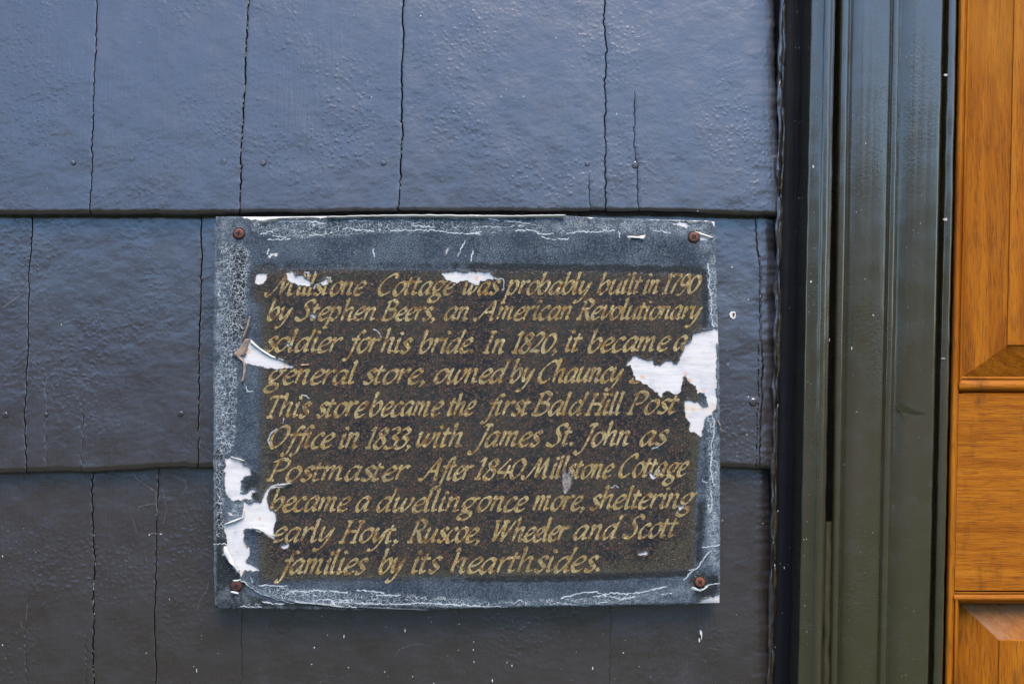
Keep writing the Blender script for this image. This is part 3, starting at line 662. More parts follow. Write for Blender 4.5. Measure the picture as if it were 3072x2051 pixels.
HOLES = [
 cp('A', [(362, 672), (370, 640), (380, 612), (410, 592), (472, 582), (475, 615), (470, 650), (430, 675), (390, 683)]),
 cp('A', [(640, 578), (690, 568), (735, 600), (800, 612), (848, 650), (856, 705), (815, 690), (770, 690), (700, 665), (655, 650), (648, 612)]),
 cp('A', [(930, 655), (998, 630), (1002, 688), (960, 692), (938, 675)]),
 cp('B', [(-219, 572), (-150, 574), (-100, 565), (-50, 573), (0, 575), (60, 563), (120, 580), (160, 577), (205, 570), (235, 602), (230, 628), (200, 645), (165, 652), (125, 650), (110, 682), (79, 694), (29, 660), (-16, 642), (-51, 650), (-81, 680), (-151, 652), (-181, 625), (-219, 602)]),
 cp('A', [(215, 1275), (240, 1232), (270, 1200), (285, 1165), (322, 1162), (330, 1215), (400, 1240), (450, 1275), (500, 1310), (600, 1345), (640, 1375), (735, 1405), (690, 1415), (640, 1420), (570, 1427), (480, 1415), (450, 1410), (400, 1400), (330, 1380), (280, 1375), (245, 1365), (240, 1330), (215, 1310)]),
 cp('B', [(2240, 1065), (2190, 1068), (2150, 1085), (2100, 1090), (2060, 1090), (2000, 1115), (1985, 1165), (1945, 1190), (1910, 1215), (1912, 1240), (1885, 1290), (1870, 1340), (1862, 1395), (1840, 1385), (1805, 1355), (1745, 1350), (1700, 1395), (1670, 1402), (1640, 1385), (1635, 1355), (1590, 1348), (1560, 1350), (1510, 1315), (1480, 1312), (1440, 1345), (1395, 1395), (1440, 1390), (1455, 1430), (1470, 1475),
          (1500, 1515), (1555, 1555), (1600, 1570), (1650, 1625), (1690, 1635), (1715, 1672), (1745, 1630), (1790, 1630), (1830, 1642), (1870, 1640), (1885, 1610), (1890, 1550), (1915, 1475), (1950, 1540), (2010, 1570), (2025, 1645), (2045, 1632), (2090, 1640), (2115, 1700), (2145, 1762), (2090, 1762), (2040, 1725), (1990, 1708), (1925, 1705), (1920, 1780), (1930, 1840), (1965, 1905), (1958, 1980), (2000, 1985), (2065, 2025), (2080, 1930), (2105, 1850), (2160, 1825), (2190, 1785), (2203, 1700), (2200, 1400), (2200, 1208), (2240, 1200)]),
 cp('C', [(105, 790), (165, 795), (215, 810), (250, 822), (275, 860), (330, 890), (335, 950), (280, 960), (250, 1000), (242, 1050), (262, 1085), (235, 1122), (280, 1127), (330, 1072), (345, 1065), (382, 1085), (350, 1100), (330, 1120), (345, 1172), (260, 1158), (180, 1172), (145, 1140), (100, 1095), (105, 1000), (98, 900), (115, 850)]),
 cp('C', [(270, 1195), (340, 1195), (420, 1180), (455, 1130), (490, 1065), (510, 1040), (600, 1030), (640, 1050), (600, 1060), (510, 1072), (482, 1120), (465, 1150), (482, 1200), (490, 1240), (550, 1290), (555, 1360), (530, 1400), (525, 1425), (532, 1480), (548, 1527), (500, 1497), (440, 1452), (380, 1442), (335, 1420), (265, 1437), (270, 1500), (285, 1575), (312, 1585), (310, 1661), (282, 1681), (285, 1721), (330, 1736), (380, 1761), (412, 1771), (400, 1788), (330, 1796), (280, 1793), (265, 1816), (242, 1836), (232, 1796), (190, 1731), (150, 1636), (122, 1575), (125, 1500), (110, 1450), (95, 1390), (150, 1365), (215, 1350), (248, 1330), (262, 1250)]),
 cp('E', [(85, 760), (92, 697), (118, 695), (150, 755), (190, 850), (234, 940), (190, 895), (150, 845), (125, 800)]),
 cp('E', [(590, 705), (612, 690), (655, 662), (655, 702), (640, 718), (600, 716)]),
 cp('B', [(1765, 126), (1850, 130), (1930, 140), (1988, 176), (1920, 180), (1870, 162), (1820, 148)]),
 cp('B', [(2130, 110), (2200, 105), (2200, 178), (2180, 170), (2165, 148)]),
 cp('B', [(2010, 212), (2060, 213), (2120, 250), (2178, 268), (2100, 297), (2060, 282), (2048, 240)]),
 cp('B', [(1412, 250), (1500, 252), (1577, 245), (1560, 290), (1530, 300), (1512, 265), (1450, 264), (1440, 295)]),
 cp('F', [(2005, 1212), (2060, 1170), (2130, 1140), (2250, 1115), (2250, 1230), (2100, 1230)]),
 cp('F', [(1610, 50), (1640, 58), (1668, 86), (1650, 106), (1622, 98)]),
 cp('F', [(1868, 345), (1922, 338), (1900, 365), (1880, 380)]),
 cp('F', [(1508, 760), (1560, 757), (1578, 730), (1585, 775), (1515, 782)]),
 cp('C', [(120, 1270), (160, 1280), (222, 1310), (150, 1305)]),
 cp('A', [(845, 960), (880, 950), (912, 955), (905, 975), (870, 968)]),
 cp('A', [(630, 1205), (660, 1195), (690, 1220), (655, 1222)]),
 cp('A', [(475, 425), (520, 405), (568, 405), (575, 440), (520, 425), (490, 445)]),
 cp('A', [(2045, 400), (2065, 345), (2100, 340), (2075, 360), (2050, 420)]),
 # top lip
 cp('A', [(240, 60), (700, 60), (1600, 40), (2349, 40), (3100, 40), (3100, 74), (2950, 76), (2700, 80), (2400, 80), (2349, 84), (1900, 76), (1640, 84), (1500, 76), (1200, 82), (1010, 92), (850, 94), (700, 100), (560, 108), (500, 128), (430, 150), (415, 122), (340, 110), (250, 100)]),
 cp('B', [(1050, 80), (1130, 80), (1120, 105), (1070, 104)]), cp('B', [(1580, 95), (1900, 100), (2140, 105), (2140, 128), (1900, 118), (1600, 112)]),
 cp('B', [(20, 158), (240, 170), (420, 163), (420, 172), (240, 182), (30, 166)]), cp('B', [(455, 155), (530, 162), (525, 174), (460, 170)]),
]
KNOT = cp('F', [(846, 60), (872, 25), (905, 40), (925, 80), (915, 150), (900, 190), (878, 225), (855, 200), (838, 130)])
U0, V0, NU, NV = 620, 625, 1570, 1225
uu, vv = np.meshgrid(np.arange(NU)+U0, np.arange(NV)+V0)      # one raster cell per photo pixel
pu = uu+(vnoise(uu/5., vv/5., 1)-.5)*5+(vnoise(uu/14., vv/14., 2)-.5)*6
pv = vv+(vnoise(uu/5., vv/5., 3)-.5)*5+(vnoise(uu/14., vv/14., 4)-.5)*6
def inpoly(poly, x, y):
    r = np.zeros(x.shape, bool); n_ = len(poly)
    for i in range(n_):
        (x1, y1), (x2, y2) = poly[i], poly[(i+1) % n_]
        if y1 == y2: continue
        c = ((y1 > y) != (y2 > y)) & (x < (x2-x1)*(y-y1)/(y2-y1)+x1); r ^= c
    return r
def fill(mask, poly, a=pu, b=pv):
    xs = [p[0] for p in poly]; ys = [p[1] for p in poly]
    i0 = max(0, int(min(ys))-V0-10); i1 = min(NV, int(max(ys))-V0+11); j0 = max(0, int(min(xs))-U0-10); j1 = min(NU, int(max(xs))-U0+11)
    if i1 <= i0 or j1 <= j0: return
    mask[i0:i1, j0:j1] |= inpoly(poly, a[i0:i1, j0:j1], b[i0:i1, j0:j1])
hole = np.zeros((NV, NU), bool)
for h_ in HOLES: fill(hole, h_)
knot = np.zeros((NV, NU), bool); fill(knot, KNOT); hole |= knot
def blur(a, r, it=2):
    a = a.astype(float)
    for _ in range(it):
        for ax in (0, 1):
            pad = [(0, 0), (0, 0)]; pad[ax] = (r+1, r)
            c = np.cumsum(np.pad(a, pad, mode='edge'), axis=ax)
            a = (c[2*r+1:] - c[:-2*r-1])/(2*r+1) if ax == 0 else (c[:, 2*r+1:]-c[:, :-2*r-1])/(2*r+1)
    return a
near = blur(hole, 3, 2)               # >0 near a hole
near2 = blur(hole, 8, 2)
def rast_line(c, pts, wpx=2.2, acc=None, wob=2.5):
    P_ = cp(c, pts)
    for (a, b) in zip(P_[:-1], P_[1:]):
        L = math.hypot(b[0]-a[0], b[1]-a[1]); n_ = max(2, int(L/1.0))
        for k in range(n_+1):
            x = a[0]+(b[0]-a[0])*k/n_; y = a[1]+(b[1]-a[1])*k/n_
            x += (vnoise(x/6., y/6., 8)-.5)*wob*2; y += (vnoise(x/6., y/6., 9)-.5)*wob*2
            ww = wpx*(.6+.9*float(vnoise(x/9., y/9., 11)))
            i0, j0 = int(y)-V0, int(x)-U0; r = 4
            sl_ = (slice(max(0, i0-r), i0+r+1), slice(max(0, j0-r), j0+r+1))
            dd = np.hypot(uu[sl_]-x, vv[sl_]-y)
            acc[sl_] = np.maximum(acc[sl_], np.clip(1.15-dd/ww*.6, 0, 1))
wl = np.zeros((NV, NU))
for c, p in [('A', [(1140, 195), (1200, 190), (1300, 205), (1420, 215)]), ('A', [(1560, 212), (1700, 205), (1850, 205), (2000, 215), (2100, 232), (2349, 240)]),
             ('A', [(850, 255), (950, 245), (1045, 230)]), ('A', [(480, 290), (600, 292), (680, 285)]), ('A', [(520, 258), (640, 268)]), ('A', [(420, 240), (520, 215)]),
             ('A', [(560, 130), (800, 125), (1000, 150)]), ('A', [(1200, 120), (1400, 128)]), ('A', [(1750, 165), (1950, 180)]),
             ('B', [(880, 235), (1000, 220), (1150, 222), (1300, 208)]), ('B', [(600, 215), (640, 235), (760, 240)]), ('B', [(660, 265), (760, 288), (880, 285), (900, 270)]),
             ('B', [(200, 110), (350, 125), (560, 150)]), ('B', [(0, 240), (130, 215)]), ('B', [(430, 210), (600, 205)]), ('B', [(1650, 210), (1800, 230)]),
             ('E', [(640, 1115), (720, 1090), (830, 1095), (900, 1080), (1000, 1090), (1190, 1100)]), ('E', [(1270, 1080), (1400, 1090), (1500, 1110)]),
             ('E', [(930, 1165), (1050, 1165), (1200, 1170)]), ('E', [(1040, 1180), (1250, 1195), (1500, 1205), (1640, 1205)]), ('E', [(1440, 1130), (1650, 1125)]), ('E', [(1640, 1205), (1800, 1195), (2000, 1200), (2349, 1220)]),
             ('E', [(240, 985), (300, 1030), (400, 1100), (520, 1150), (640, 1180), (710, 1200)]), ('E', [(720, 1182), (1000, 1205), (1150, 1225), (1270, 1230), (1650, 1245)]),
             ('E', [(430, 1185), (520, 1200), (620, 1205)]), ('E', [(330, 980), (350, 1010)]), ('E', [(400, 1040), (650, 1045)]), ('E', [(0, 676), (130, 676), (280, 678)]), ('E', [(240, 1222), (420, 1235)]),
             ('F', [(0, 1222), (120, 1225), (370, 1232)]), ('F', [(410, 1195), (470, 1165), (520, 1195)]), ('F', [(830, 1152), (920, 1130), (1020, 1100), (1150, 1095), (1200, 1122), (1280, 1105), (1400, 1115), (1480, 1105), (1560, 1095), (1680, 1070), (1760, 1045)]),
             ('F', [(800, 1190), (900, 1205), (980, 1215)]), ('F', [(1110, 1135), (1250, 1130), (1350, 1160), (1480, 1140)]), ('F', [(1140, 1195), (1240, 1190)]), ('F', [(1720, 1115), (1800, 1105)]),
             ('F', [(2070, 708), (2110, 700), (2230, 685)]), ('F', [(1910, 990), (1960, 935), (2040, 880), (2090, 800), (2150, 735)]), ('F', [(1955, 905), (2000, 900)]), ('F', [(2100, 1045), (2160, 1025), (2230, 1018)]),
             ('F', [(1975, 1060), (2040, 1085), (2110, 1060)]), ('F', [(2150, 0), (2160, 80), (2180, 160)]), ('D', [(2150, 700), (2160, 800), (2150, 900), (2170, 1000)]), ('F', [(2140, 400), (2165, 300), (2150, 200)]),
             ('B', [(2120, 500), (2140, 600), (2130, 700), (2160, 800), (2150, 900), (2170, 1050)]), ('D', [(2170, 430), (2180, 560), (2150, 700)]),
             ('F', [(1270, 180), (1310, 165), (1340, 185)]), ('F', [(1690, 10), (1700, 60)]), ('D', [(1640, 720), (1690, 700)]), ('A', [(1415, 1080), (1450, 1095), (1475, 1145)]), ('C', [(785, 240), (845, 272)]),
             ('B', [(1340, 215), (1350, 270)]), ('A', [(490, 370), (480, 420)]), ('A', [(1412, 370), (1415, 440)]), ('A', [(2215, 300), (2155, 440)]), ('A', [(2290, 390), (2268, 480)]), ('B', [(55, 390), (35, 470)]),
             ('C', [(290, 165), (300, 215), (350, 220)]), ('C', [(620, 455), (612, 495)]), ('B', [(235, 625), (325, 640), (320, 740)]), ('F', [(2070, 110), (2080, 130), (2120, 132)])]:
    rast_line(c, p, 1.5, wl)
# white-edged letter remains in the first line and the O of line six
for c, p in [('A', [(805, 580), (845, 578), (835, 610)]), ('A', [(905, 575), (895, 620)]), ('A', [(1000, 625), (1035, 625), (1020, 660)]), ('C', [(560, 545), (510, 580), (485, 640), (500, 690)]), ('A', [(930, 680), (900, 690), (890, 720)])]:
    rast_line(c, p, 2.0, wl, 1.)
def lines_band(c, pts, r):
    a = np.zeros((NV, NU), bool); fill(a, cp(c, pts), uu, vv); return blur(a, r, 2)
crk = np.zeros((NV, NU))
for c, p, r, k in [('A', [(30, 300), (330, 330), (330, 700), (280, 1150), (200, 1568), (60, 1568), (20, 700)], 9, .85), ('A', [(180, 380), (320, 380), (290, 1100), (170, 1100)], 6, .5), ('A', [(330, 110), (2349, 100), (2349, 230), (1500, 240), (700, 290), (330, 230)], 7, .8),
                   ('B', [(0, 100), (2150, 130), (2180, 230), (1500, 250), (0, 240)], 7, .62), ('B', [(2110, 420), (2200, 420), (2215, 1050), (2130, 1050)], 6, .95), ('D', [(2110, 400), (2210, 400), (2210, 1568), (2120, 1568)], 7, .95),
                   ('F', [(2120, 400), (2220, 400), (2220, 900), (2100, 800)], 7, .7), ('C', [(10, 0), (230, 0), (220, 400), (190, 700), (90, 800), (110, 1400), (10, 1500)], 7, .85), ('E', [(400, 1040), (1000, 1070), (2349, 1150), (2349, 1240), (900, 1215), (560, 1160)], 6, .85),
                   ('F', [(0, 1180), (900, 1140), (1600, 1100), (1500, 1200), (900, 1230), (0, 1235)], 6, .75), ('E', [(230, 1190), (640, 1190), (640, 1240), (230, 1240)], 5, .6), ('E', [(0, 450), (90, 450), (110, 640), (10, 640)], 5, .6), ('F', [(1990, 900), (2120, 900), (2140, 1090), (1960, 1090)], 6, .5)]:
    crk = np.maximum(crk, lines_band(c, p, r)*k)
PN = [cp('A', [(345, 557)])[0], cp('A', [(1200, 555)])[0], cp('B', [(300, 572)])[0], cp('B', [(1500, 588)])[0], cp('B', [(2068, 602)])[0], cp('B', [(2066, 900)])[0], cp('B', [(2062, 1090)])[0],
      cp('D', [(2050, 640)])[0], cp('D', [(2022, 1000)])[0], cp('F', [(2002, 850)])[0], cp('F', [(1990, 905)])[0], cp('F', [(1600, 925)])[0], cp('F', [(900, 950)])[0], cp('F', [(0, 972)])[0],
      cp('E', [(1200, 985)])[0], cp('E', [(405, 1005)])[0], cp('E', [(405, 600)])[0], cp('C', [(410, 1100)])[0], cp('C', [(420, 500)])[0], cp('A', [(430, 1400)])[0], cp('A', [(425, 900)])[0], cp('A', [(400, 845)])[0], cp('A', [(342, 840)])[0]]
pm = np.zeros((NV, NU), bool); fill(pm, PN, uu+(vnoise(uu/12., vv/12., 5)-.5)*5, vv+(vnoise(uu/12., vv/12., 6)-.5)*4)
panel = blur(pm, 4, 2); _f = np.clip((860-uu)/50., 0, 1); _g = np.clip((vv-1690)/20., 0, 1); _f = np.maximum(_f, _g*.5); panel = panel*(1-_f)+blur(pm, 9, 2)*_f
pin = blur(pm, 30, 2)
olive = np.clip(1.32-(pin-.5)*2.3, 0, 1)*panel
olive = np.clip(olive*1.0+.22*(fbm(uu/80., vv/80., 21)-.5), 0, 1)*(.5+.5*sstep(800, 1000, vv))
olive = np.maximum(olive, lines_band('F', [(1650, 700), (1990, 600), (1990, 900), (1700, 880)], 14)*.9)
olive = np.maximum(olive, lines_band('E', [(405, 850), (560, 850), (900, 930), (900, 1000), (405, 1000)], 12)*.8)
dark = np.zeros((NV, NU))
for c, p, r, k in [('A', [(170, 380), (300, 380), (290, 700), (290, 1150), (150, 1150)], 10, .8), ('E', [(0, 400), (100, 400), (120, 700), (220, 900), (300, 1100), (600, 1250), (0, 1250)], 10, .9), ('A', [(340, 480), (2349, 480), (2349, 556), (340, 556)], 8, .45),
                   ('B', [(0, 490), (2080, 520), (2130, 600), (2120, 1080), (2070, 1080), (2060, 600), (0, 575)], 6, .8), ('F', [(2020, 300), (2120, 300), (2080, 850), (2010, 850)], 8, .7), ('F', [(0, 965), (1950, 905), (1950, 960), (900, 1010), (0, 1010)], 5, .85),
                   ('E', [(1000, 985), (2349, 975), (2349, 1010), (1000, 1010)], 5, .5), ('F', [(1950, 950), (2230, 950), (2230, 1130), (2010, 1200)], 9, .8), ('C', [(0, 700), (90, 700), (100, 1568), (0, 1568)], 8, .55), ('E', [(300, 1190), (2349, 1240), (2349, 1262), (300, 1262)], 4, 1.),
                   ('F', [(0, 1235), (900, 1225), (900, 1262), (0, 1262)], 4, 1.), ('D', [(2090, 450), (2130, 450), (2110, 1568), (2060, 1568)], 8, .5), ('C', [(280, 900), (420, 900), (420, 1180), (240, 1180)], 8, .6), ('B', [(1400, 300), (2050, 300), (2050, 560), (1400, 560)], 20, .25)]:
    dark = np.maximum(dark, lines_band(c, p, r)*k)
for c, x_, y_, r_, k in (('A', 228, 237, 24, .45), ('B', 1999, 268, 26, .6), ('E', 205, 1045, 34, .9), ('F', 2053, 1010, 34, 1.)):
    (u_, v_), = cp(c, [(x_, y_)]); dark = np.maximum(dark, np.clip(1.4-np.hypot(uu-u_, vv-v_)/r_, 0, 1)*k)
pale = np.zeros((NV, NU))
for c, p, r, k in [('A', [(20, 90), (170, 90), (330, 260), (100, 300), (20, 200)], 12, .6), ('A', [(0, 550), (80, 600), (80, 1568), (0, 1568)], 8, .6), ('B', [(600, 95), (2190, 130), (2190, 520), (2100, 500), (2000, 260), (1300, 200), (600, 200)], 14, .7),
                   ('B', [(2150, 400), (2220, 400), (2225, 1080), (2160, 1080)], 4, .5), ('D', [(2190, 400), (2235, 400), (2235, 1568), (2190, 1568)], 4, .75), ('F', [(2120, 300), (2235, 300), (2235, 900), (2100, 900)], 12, .8), ('F', [(1500, 1080), (2000, 1040), (2000, 1210), (1400, 1200)], 14, .55), ('C', [(0, 0), (90, 0), (90, 500), (0, 600)], 9, .5),
                   ('E', [(0, 1050), (120, 1050), (420, 1130), (300, 1200), (0, 1200)], 9, .45), ('C', [(180, 1190), (270, 1200), (240, 1330), (100, 1380), (120, 1330)], 4, .8)]:
    pale = np.maximum(pale, lines_band(c, p, r)*k)
edpx = np.minimum(np.minimum(uu-eL(vv), eR(vv)-uu), eB(uu)-vv)
pale = np.maximum(pale, np.clip(1-edpx/11., 0, 1)*.85)
vcr = np.zeros((NV, NU))
for c, p, r, k in [('B', [(0, 260), (2060, 300), (2060, 600), (600, 560), (0, 500)], 12, 1.), ('E', [(1600, 1000), (2349, 1000), (2349, 1180), (1600, 1150)], 10, .9), ('F', [(0, 990), (700, 1000), (500, 1160), (0, 1180)], 10, .9), ('D', [(2060, 700), (2130, 700), (2100, 1568), (2040, 1568)], 6, .8)]:
    vcr = np.maximum(vcr, lines_band(c, p, r)*k)
edge = np.clip(near*1.9, 0, 1)*(fbm(uu/9., vv/9., 31)>.42)*.9
lift = near2*.0016*sstep(.40, .75, fbm(uu/26., vv/26., 41))+near*.0003
# long tear ridge along the foot
rid = np.zeros((NV, NU)); rast_line('E', [(240, 985), (300, 1030), (400, 1095), (520, 1142), (640, 1172), (720, 1185), (1000, 1205), (1200, 1225)], 3.5, rid, 1.)
lift = lift+blur(rid, 2, 2)*.0012
FILM = .0007
def film_y(U, V): 
    i = np.clip(np.round(V-V0).astype(int), 0, NV-1); j = np.clip(np.round(U-U0).astype(int), 0, NU-1)
    return -FILM-lift[i, j]-(fbm(U/90., V/90., 51, 3)-.5)*.0008, i, j
# film grid
gx, gy = 762, 590
sx_ = np.linspace(0, 1, gx); sy_ = np.linspace(0, 1, gy)
TX, TY = np.meshgrid(sx_, sy_)
Uc = 645+TX*(2155-645); Vc = 650+TY*(1818-650)
for _ in range(3):
    Uc = eL(Vc)+(eR(Vc)-eL(Vc))*TX; Vc = eT(Uc)+(eB(Uc)-eT(Uc))*TY
rag = (vnoise(Vc/6., TX*7, 61)-.5)*3.0; Uc = Uc+rag*np.where(TX < .02, 1-TX/.02, np.where(TX > .98, (TX-.98)/.02, 0))
rag = (vnoise(Uc/8., TY*7, 62)-.5)*3.0; Vc = Vc+rag*np.where(TY < .02, 1-TY/.02, np.where(TY > .98, (TY-.98)/.02, 0))
Yf, ii, jj_ = film_y(Uc, Vc)
ed = np.minimum(np.minimum(Uc-eL(Vc), eR(Vc)-Uc), np.minimum(Vc-eT(Uc), eB(Uc)-Vc))*S
rr = .0022; tt = np.clip(1-ed/rr, 0, 1); Yf = Yf+rr*(1-np.sqrt(1-tt**2*.98))*.7
def toworld(U, V, Y):
    k = S      # the sheet is laid out on the face plane; small relief does not shift it
    return np.stack([(U-1536)*k, Y, CZ-(V-1025.5)*k], -1)
Pf = toworld(Uc, Vc, Yf).reshape(-1, 3)
hv = hole[ii, jj_]
idx = np.arange(gx*gy).reshape(gy, gx)
cellh = (hv[1:, :-1].astype(int)+hv[1:, 1:]+hv[:-1, 1:]+hv[:-1, :-1])
keep = cellh <= 1
Q = np.stack([idx[1:, :-1], idx[1:, 1:], idx[:-1, 1:], idx[:-1, :-1]], -1)
F = Q[keep]
low = Pf.copy(); low[:, 1] = .0004
off = len(Pf); sk = []
Kp = np.pad(keep, 1, constant_values=False)
for (di, dj, a, b) in ((0, -1, 3, 0), (1, 0, 0, 1), (0, 1, 1, 2), (-1, 0, 2, 3)):
    nb_ = Kp[1+di:1+di+keep.shape[0], 1+dj:1+dj+keep.shape[1]]
    m_ = keep & ~nb_
    q = Q[m_]; sk.append(np.stack([q[:, a], q[:, b], q[:, b]+off, q[:, a]+off], -1)[:, ::-1])
F = np.concatenate([F]+sk); allP = np.concatenate([Pf, low])
used = np.zeros(len(allP), bool); used[F.ravel()] = True
remap = np.cumsum(used)-1; allP2 = allP[used]; F = remap[F]
film = mesh_obj('paint_film', allP2, F, M['film'], plaque)
def add_masks(o, i, j):
    me = o.data
    for nm, chs in (('mask_a', (panel, crk, wl, dark)), ('mask_b', (edge, olive, pale, vcr))):
        at = me.attributes.new(nm, 'FLOAT_COLOR', 'POINT')
        arr = np.stack([c[i, j] for c in chs], -1).astype(np.float32); at.data.foreach_set('color', arr.ravel())
I2 = np.concatenate([ii.ravel()]*2)[used]; J2 = np.concatenate([jj_.ravel()]*2)[used]
add_masks(film, I2, J2)
# board under the film
gx2, gy2 = 150, 116
TX2, TY2 = np.meshgrid(np.linspace(0, 1, gx2), np.linspace(0, 1, gy2))
Ub = 645+TX2*1510; Vb = 650+TY2*1168
for _ in range(3):
    Ub = eL(Vb)+1+(eR(Vb)-eL(Vb)-2)*TX2; Vb = eT(Ub)+1+(eB(Ub)-eT(Ub)-2)*TY2
Yb = -(fbm(Ub/90., Vb/90., 51, 3)-.5)*.0008-.00002*fbm(Ub/4., Vb/4., 52)
edb = np.minimum(np.minimum(TX2, 1-TX2)*gx2, np.minimum(TY2, 1-TY2)*gy2)
Yb = Yb+np.where(edb < .6, .0012, 0)
Pb = toworld(Ub, Vb, Yb).reshape(-1, 3); ib = np.arange(gx2*gy2).reshape(gy2, gx2)
Fb = np.stack([ib[1:, :-1], ib[1:, 1:], ib[:-1, 1:], ib[:-1, :-1]], -1).reshape(-1, 4)
board = mesh_obj('board', Pb, Fb, M['bare'], plaque)
ring = np.concatenate([ib[0, :-1], ib[:-1, -1], ib[-1, :0:-1], ib[:0:-1, 0]])
P1 = Pb[ring]; lay = []
for yv, sc_ in ((None, 1), (.0025, 1.), (.006, 1.), (.0115, 1.)):
    p = P1.copy()
    if yv is not None: p[:, 1] = yv+(rng.random(len(p))-.5)*.0004; p[:, 0] += (rng.random(len(p))-.5)*.0004; p[:, 2] += (rng.random(len(p))-.5)*.0004
    lay.append(p)
n_ = len(ring); Pe = np.concatenate(lay); a = np.arange(n_); b = (a+1) % n_
Fe = np.concatenate([np.stack([k*n_+a, k*n_+b, (k+1)*n_+b, (k+1)*n_+a], -1) for k in range(3)])
mesh_obj('board_edge', Pe, Fe, M['edge'], plaque)

# torn grey wood in the knot hole
kc = np.mean(KNOT, axis=0); vs = []; fs = []
for k in range(26):
    u = random.uniform(1688, 1711); v = random.uniform(1412, 1472)
    if not knot[int(v)-V0, int(u)-U0]: continue
    a_, b_ = random.uniform(2, 4), random.uniform(7, 15); x0, x1 = u-a_/2, u+a_/2; dz = random.uniform(-.0006, .0002)
    b0 = len(vs); y0 = -.0004+dz
    for (q1, q2, q3) in ((x0, v-b_, 0), (x1, v-b_*.7, .0003), (x1, v+b_*.8, -.0004), (x0, v+b_, .0)): vs.append(W(q1, q2, y0+q3))
    fs.append((b0, b0+1, b0+2, b0+3))
mesh_obj('torn_wood', vs, fs, M['grey_wood'], plaque, False, 'stuff')
kn = np.array([W(p[0], p[1], -.0002) for p in KNOT])
mesh_obj('knot', [tuple(W(kc[0], kc[1], .0))]+[tuple(p) for p in kn], [(0, 1+(k+1) % len(kn), 1+k) for k in range(len(kn))], M['grey_wood'], plaque, False)
mesh_obj('split', [W(*p, -.0016) for p in cp('F', [(880, -60), (892, -20), (897, 30), (884, 70), (876, 40), (884, 5)])], [(0, 1, 2, 3, 4, 5)[::-1]], M['recess'], plaque, False)

# curled flakes of paint beside the bare patches
def flake(c, A, B, h0, h1, m, n_=14, k_=5, seed=0):
    """a sheet between polyline A (stuck down) and polyline B (free, lifted off the board)"""
    a_ = cp(c, A); b_ = cp(c, B)
    def samp(p, t):
        L = [0]
        for q, r in zip(p[:-1], p[1:]): L.append(L[-1]+math.hypot(r[0]-q[0], r[1]-q[1]))
        return np.interp(t*L[-1], L, [q[0] for q in p]), np.interp(t*L[-1], L, [q[1] for q in p])
    vs = []; fs = []
    for i in range(n_):
        t = i/(n_-1); ua, va = samp(a_, t); ub, vb = samp(b_, t)
        ub += (float(vnoise(i*.9, seed, 71))-.5)*3; vb += (float(vnoise(i*.9, seed, 72))-.5)*3
        for k in range(k_):
            s_ = k/(k_-1); hh = h0+(h1-h0)*math.sin(s_*math.pi*.6)/math.sin(math.pi*.6)*(.6+.6*float(vnoise(i*.5, seed, 73)))
            vs.append(W(ua+(ub-ua)*s_, va+(vb-va)*s_, -FILM-hh))
    for i in range(n_-1):
        for k in range(k_-1): q = i*k_+k; fs.append((q, q+1, q+k_+1, q+k_))
    o = mesh_obj('paint_flake', vs, fs, m, plaque)
    sd = o.modifiers.new('thickness', 'SOLIDIFY'); sd.thickness = .0003
    return o
flake('A', [(322, 1165), (300, 1250), (260, 1330), (280, 1375)], [(285, 1165), (235, 1235), (170, 1300), (240, 1345)], .0004, .0022, M['flake_brown'], seed=1)
flake('A', [(328, 965), (322, 1040), (290, 1130), (262, 1180)], [(315, 965), (290, 1050), (268, 1110), (248, 1178)], .0004, .0025, M['flake_brown'], seed=2)
flake('A', [(290, 1370), (288, 1450), (270, 1540)], [(262, 1365), (262, 1460), (240, 1542)], .0004, .002, M['flake_brown'], seed=3)
flake('A', [(330, 1165), (400, 1235), (520, 1312), (620, 1345)], [(325, 1195), (390, 1248), (508, 1322), (610, 1352)], .0002, .0009, M['flake'], seed=4)
flake('E', [(335, 545), (400, 560), (470, 580), (545, 620)], [(340, 530), (405, 545), (480, 590), (545, 605)], .0005, .0025, M['flake'], seed=5)
flake('E', [(118, 697), (150, 755), (190, 850), (238, 950)], [(92, 700), (90, 765), (140, 840), (228, 925)], .0006, .0035, M['flake'], seed=6)
flake('E', [(100, 500), (180, 465), (250, 440), (262, 370)], [(95, 510), (190, 478), (262, 450), (275, 370)], .0004, .002, M['flake'], seed=7)
flake('E', [(500, 180), (520, 165), (620, 175), (680, 145)], [(500, 190), (545, 155), (600, 150), (690, 140)], .0004, .0025, M['flake'], seed=8)
flake('C', [(165, 800), (230, 830), (275, 830)], [(150, 790), (220, 805), (278, 822)], .0004, .002, M['flake'], seed=9)
flake('A', [(430, 150), (500, 128), (600, 108), (850, 100)], [(412, 120), (500, 100), (600, 95), (850, 88)], .0004, .0022, M['flake'], seed=10)
flake('A', [(1000, 100), (1400, 92), (1900, 92), (2349, 100)], [(1000, 86), (1400, 76), (1900, 70), (2349, 74)], .0004, .003, M['flake'], n_=40, seed=11)
flake('B', [(0, 98), (400, 95), (700, 92), (860, 90)], [(0, 74), (400, 78), (700, 72), (870, 72)], .0004, .003, M['flake'], n_=30, seed=12)
flake('B', [(1430, 258), (1500, 262), (1575, 248)], [(1425, 268), (1500, 275), (1560, 285)], .0003, .0018, M['flake'], seed=13)
flake('B', [(2010, 215), (2080, 235), (2175, 268)], [(2020, 222), (2075, 250), (2165, 272)], .0003, .0015, M['flake'], seed=14)
flake('E', [(730, 1180), (900, 1195), (1100, 1215), (1160, 1225)], [(700, 1195), (900, 1210), (1100, 1232), (1150, 1238)], .0002, .0008, M['splinter'], n_=24, seed=15)
